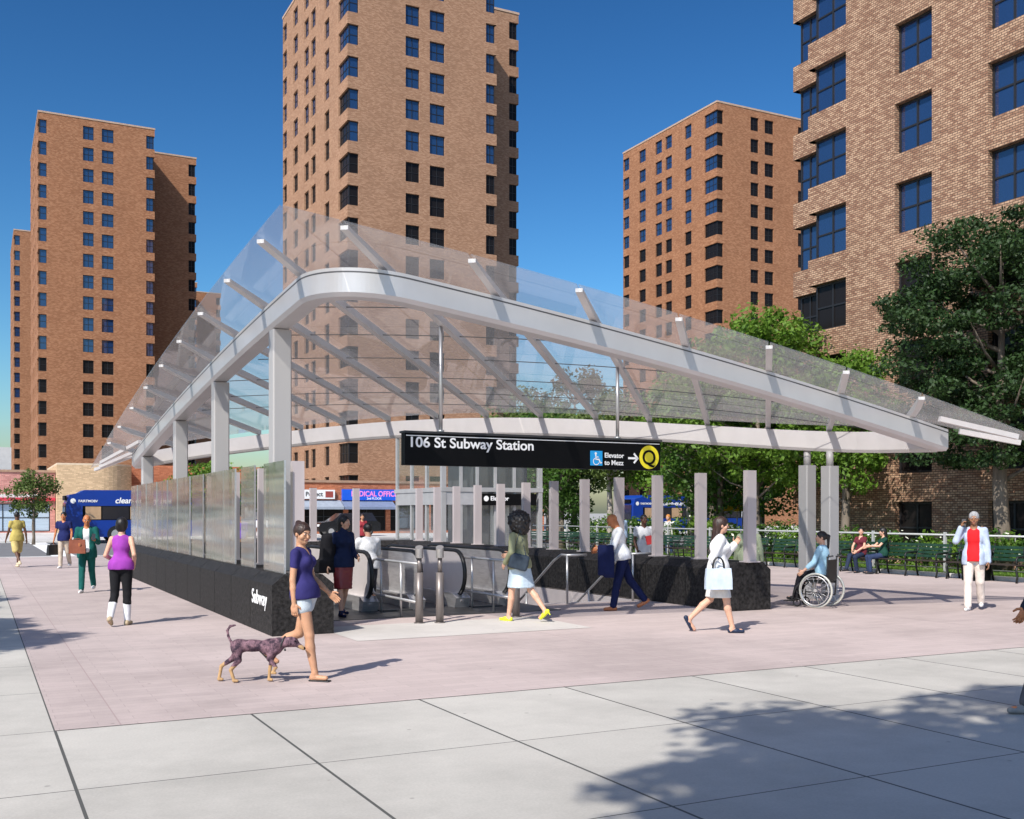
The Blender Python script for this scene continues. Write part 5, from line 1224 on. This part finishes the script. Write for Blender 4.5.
# runner
person('woman jogging away in a purple tank top and black and white leggings',GX(121,625),(-.06,1),1.66,'light',True,lean=3,legs=((4,3),(-4,30)),arms=((-22,16,75,22),(-14,16,85,22)),hair='bob',
 top=dict(m=C_('purple',(.30,.05,.36)),hem=.05,sleeve=0,tank=True,g=.008),bottom=dict(k='leggings',m=C_('black_legging',(.012,.012,.014)),g=.006,lower=C_('white_legging',(.75,.75,.78))),shoes=dict(k='sneaker',m=C_('tan_shoe',(.45,.36,.24))),res=.014)
# green suit
p=person('bald man in a dark green suit carrying a brown bag and a phone',GX(87,592),(.22,-1),1.72,'copper',False,lean=2,legs=((14,4),(-10,24)),arms=((6,10,78,25),(8,12,95,12)),head=(8,8),hair='bald',
 top=dict(m=C_('white_shirt',(.75,.76,.78)),hem=.04,sleeve=.6,g=.008),coat=dict(m=C_('green_suit',(.008,.095,.085)),hem=.17,open=.05,sleeve=1),bottom=dict(k='trousers',m=MATS['cloth_green_suit'],g=.012),shoes=dict(k='sneaker',m=C_('white_shoe',(.75,.75,.75))),res=.018)
flatbag('reddish brown bag under the arm of the man in the green suit','bag','bag',p['wrist'][0]+Vector((.02,-.06,.10)),.34,.30,.10,C_('brown_leather',(.22,.07,.04),.5),p['rz'],.02)
phone(p['hand'][1]+Vector((0,-.03,.05)),p['rz'],'dark phone held up by the man in the green suit')
# navy polo
p=person('man in a navy polo shirt and beige trousers carrying a black briefcase',GX(64,568),(.1,-1),1.76,'copper',False,lean=1,legs=((6,3),(-10,20)),arms=((2,12,14,0),(-4,10,40,0)),hair='short',
 top=dict(m=C_('navy_polo',(.012,.018,.09)),hem=.10,sleeve=.27,g=.016),bottom=dict(k='trousers',m=C_('beige',(.50,.42,.34)),g=.014),shoes=dict(k='sneaker',m=MATS['cloth_white_shoe']),res=.02)
flatbag('black briefcase hanging from the hand of the man in navy polo','briefcase','briefcase',p['hand'][0]+Vector((0,0,-.06)),.42,.32,.12,rubber,p['rz']+1.0,.06)
# khaki
person('man in an olive yellow shirt and shorts walking away at the far left',GX(17,567),(-.75,.65),1.78,'dark',False,lean=1,legs=((12,5),(-16,22)),arms=((-16,10,12,0),(12,10,12,0)),head=(-30,0),hair='buzz',
 top=dict(m=C_('khaki',(.42,.34,.10)),hem=.13,sleeve=.22,g=.026,flare=.02),bottom=dict(k='shorts',m=C_('khaki_short',(.50,.40,.16)),len=.92,g=.028),shoes=dict(k='sneaker',m=C_('beige_shoe',(.6,.5,.35))),res=.02)
# burgundy skirt
p=person('woman in navy sweater and burgundy leather skirt with a dark coat over her arm',GX(343,616),(.62,-.78),1.70,'light',True,lean=0,legs=((8,2),(-7,12)),arms=((-10,20,20,0),(0,8,70,15)),head=(25,0),hair='long',
 top=dict(m=C_('navy_sweater',(.010,.018,.055)),hem=.10,sleeve=1,g=.020,high=True),bottom=dict(k='skirt',m=mat('burgundy_leather',(.22,.025,.03),.35,var=.15,bump=.3,bscale=25),len=.46,g=.01),shoes=dict(k='boot',m=C_('navy_shoe',(.015,.02,.06))),res=.014)
cs=SDF(.04); cs.cap((0,0,-.02),(0,.02,-.42),.10,.13).cap((.08,0,0),(.06,0,-.38),.08,.10).box((0,0,-.48),(.17,.07,.08),r=.03)
v,f=cs.mesh(.016,(.006,22)); o=np_obj('coat',v,f,[C_('black_coat',(.008,.008,.011))]); o.location=p['elbow'][0]+Vector((-.03,0,.22)); o.rotation_euler=(0,0,.6); tag(o,'black coat draped over the arm of the woman in the burgundy skirt','coat')
# man going down the escalator
person('man in a white sweatshirt seen from behind, riding the left escalator down',W(6.62,19.0,0),(-.45,.89),1.72,'light',False,lean=3,legs=((3,0),(0,0)),arms=((30,14,70,25),(30,14,70,25)),hair='short',
 top=dict(m=C_('white_sweat',(.62,.63,.65)),hem=.08,sleeve=1,g=.026),bottom=dict(k='trousers',m=C_('dark_trouser',(.02,.02,.03)),g=.012),shoes=dict(k='sneaker',m=rubber),res=.018,zoff=-.18,face=False)
# curly hair
p=person('curly haired woman in olive jacket and pale blue skirt with yellow heels',GX(520,621),(-.80,.60),1.72,'light',True,lean=4,legs=((-20,22),(14,6)),arms=((10,22,70,40),(-14,24,62,28)),head=(0,0),hair='afro',feet=(-38,0),
 coat=dict(m=C_('olive_jacket',(.26,.27,.16)),hem=.08,sleeve=1,g=.022,flare=.02),bottom=dict(k='skirt',m=C_('pale_blue_skirt',(.50,.60,.68)),len=.38,g=.012,fl=.03),shoes=dict(k='heel',m=mat('yellow_heel',(.72,.78,.03),.4,var=.05)),res=.014,face=False)
bs=SDF(.03); bs.box((0,0,-.12),(.12,.04,.09),roty(.25),r=.035).ell((.05,.0,-.17),(.10,.06,.08)); bs.cap((-.1,0,-.05),(0.02,.02,.40),.009,.008,k=.008).cap((.12,0,-.05),(.02,.04,.40),.009,.008,k=.008)
v,f=bs.mesh(.013,(.003,40)); o=np_obj('shoulder_bag',v,f,[C_('slate_bag',(.035,.05,.07),.5)]); o.location=p['pelvis']+Vector((-.02,-.21,.16)); tag(o,'slate blue shoulder bag on the hip of the curly haired woman','bag')
# navy trousers man
p=person('bald man in white shirt and navy trousers looking down at his phone',GX(622,610),(-1,-.08),1.78,'copper',False,lean=9,legs=((-22,16),(13,3)),arms=((14,8,62,5),(24,8,58,18)),head=(0,34),feet=(-32,0),hair='bald',
 top=dict(m=MATS['cloth_white_shirt'],hem=.05,sleeve=1,g=.016),bottom=dict(k='trousers',m=C_('navy_trouser',(.008,.013,.058)),g=.014),shoes=dict(k='loafer',m=mat('tan_leather',(.38,.13,.05),.4)),res=.014,hand_curl=(.8,.6))
phone(p['hand'][1]+Vector((-.03,0,.04)),p['rz'],'phone in the hand of the man in the white shirt')
js=SDF(.03); js.box((0,0,-.22),(.11,.035,.24),r=.03).box((.06,.02,-.30),(.06,.04,.20),r=.03); v,f=js.mesh(.014,(.005,26)); o=np_obj('jacket',v,f,[MATS['cloth_navy_trouser']]); o.location=(p['wrist'][1]+p['elbow'][1])/2+Vector((-.02,-.12,-.0)); tag(o,'navy jacket hanging over the forearm of the man in white shirt','jacket')
# white tee behind the wall
p=person('man in a white tee holding a red book behind the right granite wall',W(13.6,20.1,0),(.25,-1),1.70,'dark',False,lean=0,legs=((5,2),(-5,6)),arms=((0,8,35,8),(4,8,88,40)),hair='buzz',top=dict(m=C_('white_tee',(.72,.73,.75)),hem=.13,sleeve=.25,g=.018),bottom=dict(k='trousers',m=C_('grey_trouser',(.08,.08,.09)),g=.012),shoes=dict(k='sneaker',m=rubber),res=.018)
mb=MB(); mb.box((-.07,-.015,-.10),(.07,.015,.10)); o=mb.build('book',mat('red_book',(.45,.03,.03),.5)); o.location=p['hand'][1]+Vector((0,-.03,.02)); o.rotation_euler=(.2,.15,p['rz']); tag(o,'red book held against the white tee','book')
# hoodie man, blonde, olive puffer
person('person in a pale blue hooded jacket and a dark red cap by the fence',W(20.4,31.5,0),(-.5,.85),1.74,'brown',False,lean=6,legs=((8,4),(-10,14)),arms=((5,10,20,0),(-5,10,20,0)),hair='short',hairm=mat('cap_red',(.20,.015,.02),.8),top=dict(m=C_('blue_hoodie',(.25,.34,.46)),hem=.10,sleeve=1,g=.03),bottom=dict(k='trousers',m=C_('beige2',(.4,.36,.3)),g=.014),shoes=dict(k='sneaker',m=rubber),res=.02,face=False)
person('ginger haired woman in a pale top standing near the far benches',GX(669,556),(-.6,-.7),1.66,'light',True,legs=((3,2),(-3,3)),arms=((5,8,60,10),(2,8,20,0)),hair='long',hairm=hair_bl,top=dict(m=C_('pale_grey',(.5,.5,.48)),hem=.10,sleeve=1,g=.018),bottom=dict(k='trousers',m=C_('jean',(.03,.05,.11)),g=.010),shoes=dict(k='sneaker',m=rubber),res=.022)
person('person in a sage green padded jacket standing behind the right hand wall',W(13.75,16.6,0),(.2,1),1.56,'tan',False,legs=((3,2),(-3,3)),arms=((0,12,15,0),(0,12,15,0)),hair='short',build=1.05,coat=dict(m=C_('sage_puffer',(.30,.34,.23)),hem=.14,sleeve=1,g=.035),bottom=dict(k='trousers',m=MATS['cloth_grey_trouser'],g=.012),shoes=dict(k='sneaker',m=rubber),res=.018,face=False)
# white coat
p=person('long haired woman in a white coat and skirt striding with a pale blue tote',GX(718,632),(1,-.03),1.70,'light',True,lean=2,legs=((15,3),(-14,32)),arms=((-26,8,56,10),(22,5,120,25)),head=(0,2),feet=(0,-62),hair='long',hairm=hair_br,
 coat=dict(m=C_('white_coat',(.74,.74,.74)),hem=.22,sleeve=1,g=.034,flare=.035),bottom=dict(k='skirt',m=C_('cream_skirt',(.72,.70,.66)),len=.40,g=.012),shoes=dict(k='loafer',m=C_('navy_loafer',(.02,.03,.06),.4)),res=.0135)
flatbag('pale blue tote bag held by the woman in the white coat','bag','tote_bag',p['elbow'][0]+Vector((.06,-.12,-.15)),.38,.30,.12,C_('pale_blue_leather',(.50,.58,.68),.5),p['rz']+math.pi/2+.1,.16,rubber)
# phone man
p=person('grey haired man in red shirt and light blue cardigan talking on a phone',GX(974,610),(-.5,-.87),1.77,'brown',False,lean=0,legs=((10,3),(-12,16)),arms=((46,22,140,34),(-3,9,14,0)),head=(5,4),hair='short',hairm=hair_gr,build=.92,
 top=dict(m=C_('red_shirt',(.60,.015,.02)),hem=.08,sleeve=.4,g=.014,v=.05),coat=dict(m=C_('blue_cardigan',(.40,.47,.60)),hem=.14,sleeve=1,open=.085,g=.028),bottom=dict(k='trousers',m=C_('off_white',(.68,.60,.54)),g=.016),shoes=dict(k='sneaker',m=MATS['cloth_white_shoe']),res=.015,hand_curl=(.9,.5))
phone(p['hand'][0]+Vector((.02,0,0)),p['rz'],'phone at the ear of the man in red shirt')
# seated women
def seated(label,v,head_,top_,bot_,legs_,arms_,hd=(0,0),hair='long',skin='light'):
    return person(label,W(23.02,v,0),head_,1.66,skin,True,lean=-4,legs=legs_,arms=arms_,head=hd,feet=(0,0),hair=hair,hairm=hair_bk,top=top_,bottom=bot_,shoes=dict(k='sneaker',m=C_('dark_shoe',(.03,.03,.035))),res=.018,sit=True,seat_z=.455)
wL=W(-1,0); 
seated('woman in a maroon shirt seated on the bench with her legs crossed',22.80,(wL.x,wL.y-.25),dict(m=C_('maroon',(.12,.02,.03)),hem=.05,sleeve=.25,g=.012,v=.09),dict(k='trousers',m=C_('dark_jean',(.02,.03,.06)),g=.010),((84,60),(78,92)),((30,8,30,30),(30,8,30,30)),hd=(30,0),hair='bun')
seated('woman in a dark green tee seated on the bench facing her friend',21.95,(wL.x-.15,wL.y+.45),dict(m=C_('dark_green',(.01,.05,.035)),hem=.05,sleeve=.25,g=.012),dict(k='trousers',m=C_('dark_jean2',(.025,.04,.09)),g=.010),((82,88),(82,86)),((45,8,35,10),(45,8,45,15)),hair='long',hd=(-10,8))
# pair seen in the screen's gap, and one beyond the escalators
person('distant person in a purple top seen through the gap in the glass screen',GX(242,561),(0,-1),1.68,'brown',False,hair='short',top=dict(m=C_('violet',(.12,.06,.3)),hem=.1,sleeve=.5,g=.02),bottom=dict(k='trousers',m=C_('tan_t',(.35,.2,.1)),g=.012),shoes=dict(k='sneaker',m=rubber),res=.024,face=False)
person('distant man in a white tee seen through the gap in the glass screen',GX(262,560),(0,-1),1.74,'brown',False,hair='short',top=dict(m=MATS['cloth_white_tee'],hem=.1,sleeve=.3,g=.02),bottom=dict(k='trousers',m=rubber,g=.012),shoes=dict(k='sneaker',m=rubber),res=.024,face=False)
person('distant woman in dark red beyond the escalators',GX(362,556),(.3,-1),1.7,'tan',True,hair='short',hairm=hair_br,top=dict(m=C_('dark_red',(.25,.03,.04)),hem=.1,sleeve=1,g=.02),bottom=dict(k='trousers',m=rubber,g=.012),shoes=dict(k='sneaker',m=rubber),res=.024,face=False)
# figure cut by the right edge
person('person in a dark navy coat cut off by the right edge of the photo',Vector((4.76,9.30,0)),(-1,-.06),1.80,'copper',False,lean=8,legs=((-18,14),(19,2)),arms=((-12,12,10,0),(31,8,2,0)),hair='short',
 coat=dict(m=C_('dark_navy_coat',(.018,.024,.04)),hem=.35,sleeve=1,g=.035,flare=.02),bottom=dict(k='trousers',m=MATS['cloth_grey_trouser'],g=.014),shoes=dict(k='sneaker',m=C_('grey_shoe',(.2,.2,.2))),res=.013)
# wheelchair user
wh=Vector((-.78,.62,0)).normalized(); wrz=math.atan2(-wh.x,wh.y); wc=Vector((5.74,19.5,0))
WC=thing('wheelchair','wheelchair with big pale wheels in front of the canopy columns','wheelchair',wc,wrz)
wm=mat('wheel_pale',(.55,.55,.50),.35,.3)
for sx in(-1,1):
    n=28; cx=.29*sx; r=.305; mb=MB(); mb.tube([(cx,r*math.cos(2*math.pi*k/n),.32+r*math.sin(2*math.pi*k/n)) for k in range(n+1)],.020,None,7,caps=False); w=mb.build('wheel',wm,WC)
    mb=MB(); mb.tube([(cx+.05*sx,.265*math.cos(2*math.pi*k/n),.32+.265*math.sin(2*math.pi*k/n)) for k in range(n+1)],.010,None,6,caps=False); mb.build('handrim',stainless,w)
    mb=MB(); mb.tube([(cx-.03*sx,0,.32),(cx+.03*sx,0,.32)],.03,None,10)
    for k in range(14): a=2*math.pi*k/14; mb.tube([(cx,.02*math.cos(a),.32+.02*math.sin(a)),(cx,.30*math.cos(a),.32+.30*math.sin(a))],.0035,None,4)
    mb.build('spokes',stainless,w)
    mb=MB(); n=14; mb.tube([(.20*sx,.40+.07*math.cos(2*math.pi*k/n),.08+.07*math.sin(2*math.pi*k/n)) for k in range(n+1)],.014,None,6,caps=False); mb.tube([(.20*sx,.40,.08),(.20*sx,.40,.30)],.012,None,6); mb.build('caster',rubber,WC)
    mb=MB(); mb.tube([(.22*sx,-.22,.98),(.22*sx,-.19,.90),(.22*sx,-.18,.45),(.22*sx,-.16,.22)],.013,None,6); mb.tube([(.22*sx,-.30,.96),(.22*sx,-.18,.93)],.016,None,6); mb.tube([(.22*sx,-.18,.45),(.22*sx,.30,.47),(.20*sx,.42,.36),(.16*sx,.52,.12),(.16*sx,.62,.10)],.013,None,6); mb.tube([(.22*sx,-.16,.22),(.22*sx,.40,.25)],.011,None,6); mb.build('side_frame',dark_metal,WC)
mb=MB(); mb.box((-.21,-.17,.455),(.21,.28,.49)); mb.build('seat',rubber,WC)
mb=MB(); mb.box((-.21,-.20,.50),(.21,-.175,.88)); mb.build('backrest',rubber,WC)
mb=MB(); mb.box((-.17,.52,.085),(.17,.68,.10)); mb.build('footrest',dark_metal,WC)
p=person('dark haired woman in a light blue shirt seated in the wheelchair',wc+wh*(-.03),(wh.x,wh.y),1.64,'light',True,lean=2,legs=((82,66),(82,66)),arms=((18,16,30,-4),(18,16,30,-4)),head=(35,0),hair='tail',feet=(0,0),top=dict(m=C_('light_blue_shirt',(.34,.55,.68)),hem=.06,sleeve=.8,g=.020),bottom=dict(k='trousers',m=C_('black_trouser',(.015,.015,.02)),g=.012),shoes=dict(k='sneaker',m=rubber),res=.016,sit=True,seat_z=.55)

# ------------------------------------------------------------------ the dog
def dog(loc,heading):
    D=SDF(.03); y0=-.19
    D.ell((0,.14,.36),(.076,.12,.092)).ell((0,-.06,.375),(.062,.17,.064)).ell((0,-.20,.37),(.066,.09,.074))
    D.cap((0,.22,.40),(0,.31,.415),.062,.050,k=.03)
    D.ell((0,.36,.415),(.052,.062,.052)).cap((0,.40,.395),(0,.475,.350),.030,.020,k=.02).ell((0,.487,.350),(.013,.012,.010),k=.004)
    for sx in(-1,1): D.cap((sx*.042,.335,.450),(sx*.058,.350,.395),.018,.012,k=.012)
    # tail
    T_=[(0,-.28,.41),(0,-.31,.47),(0,-.32,.53),(0,-.29,.575),(0,-.24,.585)]
    for a,b in zip(T_[:-1],T_[1:]): D.cap(a,b,.014,.011,k=.01)
    # hind legs: thigh, shank back to the hock, metatarsus, paw
    def hind(x,kn,hk,pw): D.cap((x,-.21,.34),kn,.055,.034,k=.03).cap(kn,hk,.032,.019,k=.012).cap(hk,pw,.018,.017,k=.008).cap(pw,(pw[0],pw[1]+.035,pw[2]-.003),.018,.015,k=.008)
    hind(.045,(.05,-.19,.23),(.05,-.27,.13),(.05,-.235,.02)); hind(-.045,(-.05,-.27,.24),(-.05,-.40,.155),(-.05,-.425,.02))
    def fore(x,el,wr,pw): D.cap((x,.17,.32),el,.040,.027,k=.025).cap(el,wr,.025,.018,k=.01).cap(wr,pw,.017,.016,k=.008).cap(pw,(pw[0],pw[1]+.03,pw[2]-.004),.018,.015,k=.006)
    fore(.045,(.05,.13,.25),(.05,.20,.16),(.05,.165,.105)); fore(-.045,(-.05,.13,.24),(-.05,.11,.12),(-.05,.10,.02))
    v,f=D.mesh(.009); m,t,b=new_mat('dog_coat'); N=t.nodes; L=t.links; b.inputs['Roughness'].default_value=.8
    tan_=mat('dog_tan',(.42,.26,.12),.7,var=.2,scale=20); tc=N.new('ShaderNodeTexCoord'); nz=N.new('ShaderNodeTexNoise'); nz.inputs['Scale'].default_value=13; nz.inputs['Detail'].default_value=9; nz.inputs['Roughness'].default_value=.75; L.new(tc.outputs['Object'],nz.inputs['Vector'])
    n2=N.new('ShaderNodeTexNoise'); n2.inputs['Scale'].default_value=160; L.new(tc.outputs['Object'],n2.inputs['Vector']); bp=N.new('ShaderNodeBump'); bp.inputs['Strength'].default_value=.7; bp.inputs['Distance'].default_value=.004; L.new(n2.outputs[0],bp.inputs['Height']); L.new(bp.outputs[0],b.inputs['Normal']); b.inputs['Specular IOR Level'].default_value=.2
    cr=N.new('ShaderNodeValToRGB'); e=cr.color_ramp.elements; e[0].position=.42; e[0].color=(.035,.022,.034,1); e[1].position=.63; e[1].color=(.28,.16,.19,1); L.new(nz.outputs[0],cr.inputs[0]); L.new(cr.outputs[0],b.inputs['Base Color'])
    cen=v[f].mean(1); x,y,z=cen.T; mi=np.zeros(len(f)); mi[(z<.17)]=1; mi[(y>.425)&(z<.385)]=1; mi[(y<-.36)&(z<.3)]=1; mi[y>.482]=2
    mi[(np.abs(np.abs(x)-.040)<.010)&(np.abs(y-.405)<.010)&(np.abs(z-.425)<.008)]=2
    o=np_obj('dog',v,f,[m,tan_,black_m],mi); o.location=loc; o.rotation_euler=(0,0,math.atan2(-heading[0],heading[1])); tag(o,'small brown and black dog trotting with its tail curled up','dog')
    mb=MB(); n=18; mb.tube([(.058*math.cos(2*math.pi*k/n),.262+.02*math.sin(2*math.pi*k/n),.408+.062*math.sin(2*math.pi*k/n)) for k in range(n+1)],.008,None,6,caps=False); mb.tube([(0.02,.285,.35),(.02,.29,.325)],.010,None,6); mb.build('collar',dark_metal,o)
dog(GX(258,682),(1,-.05))
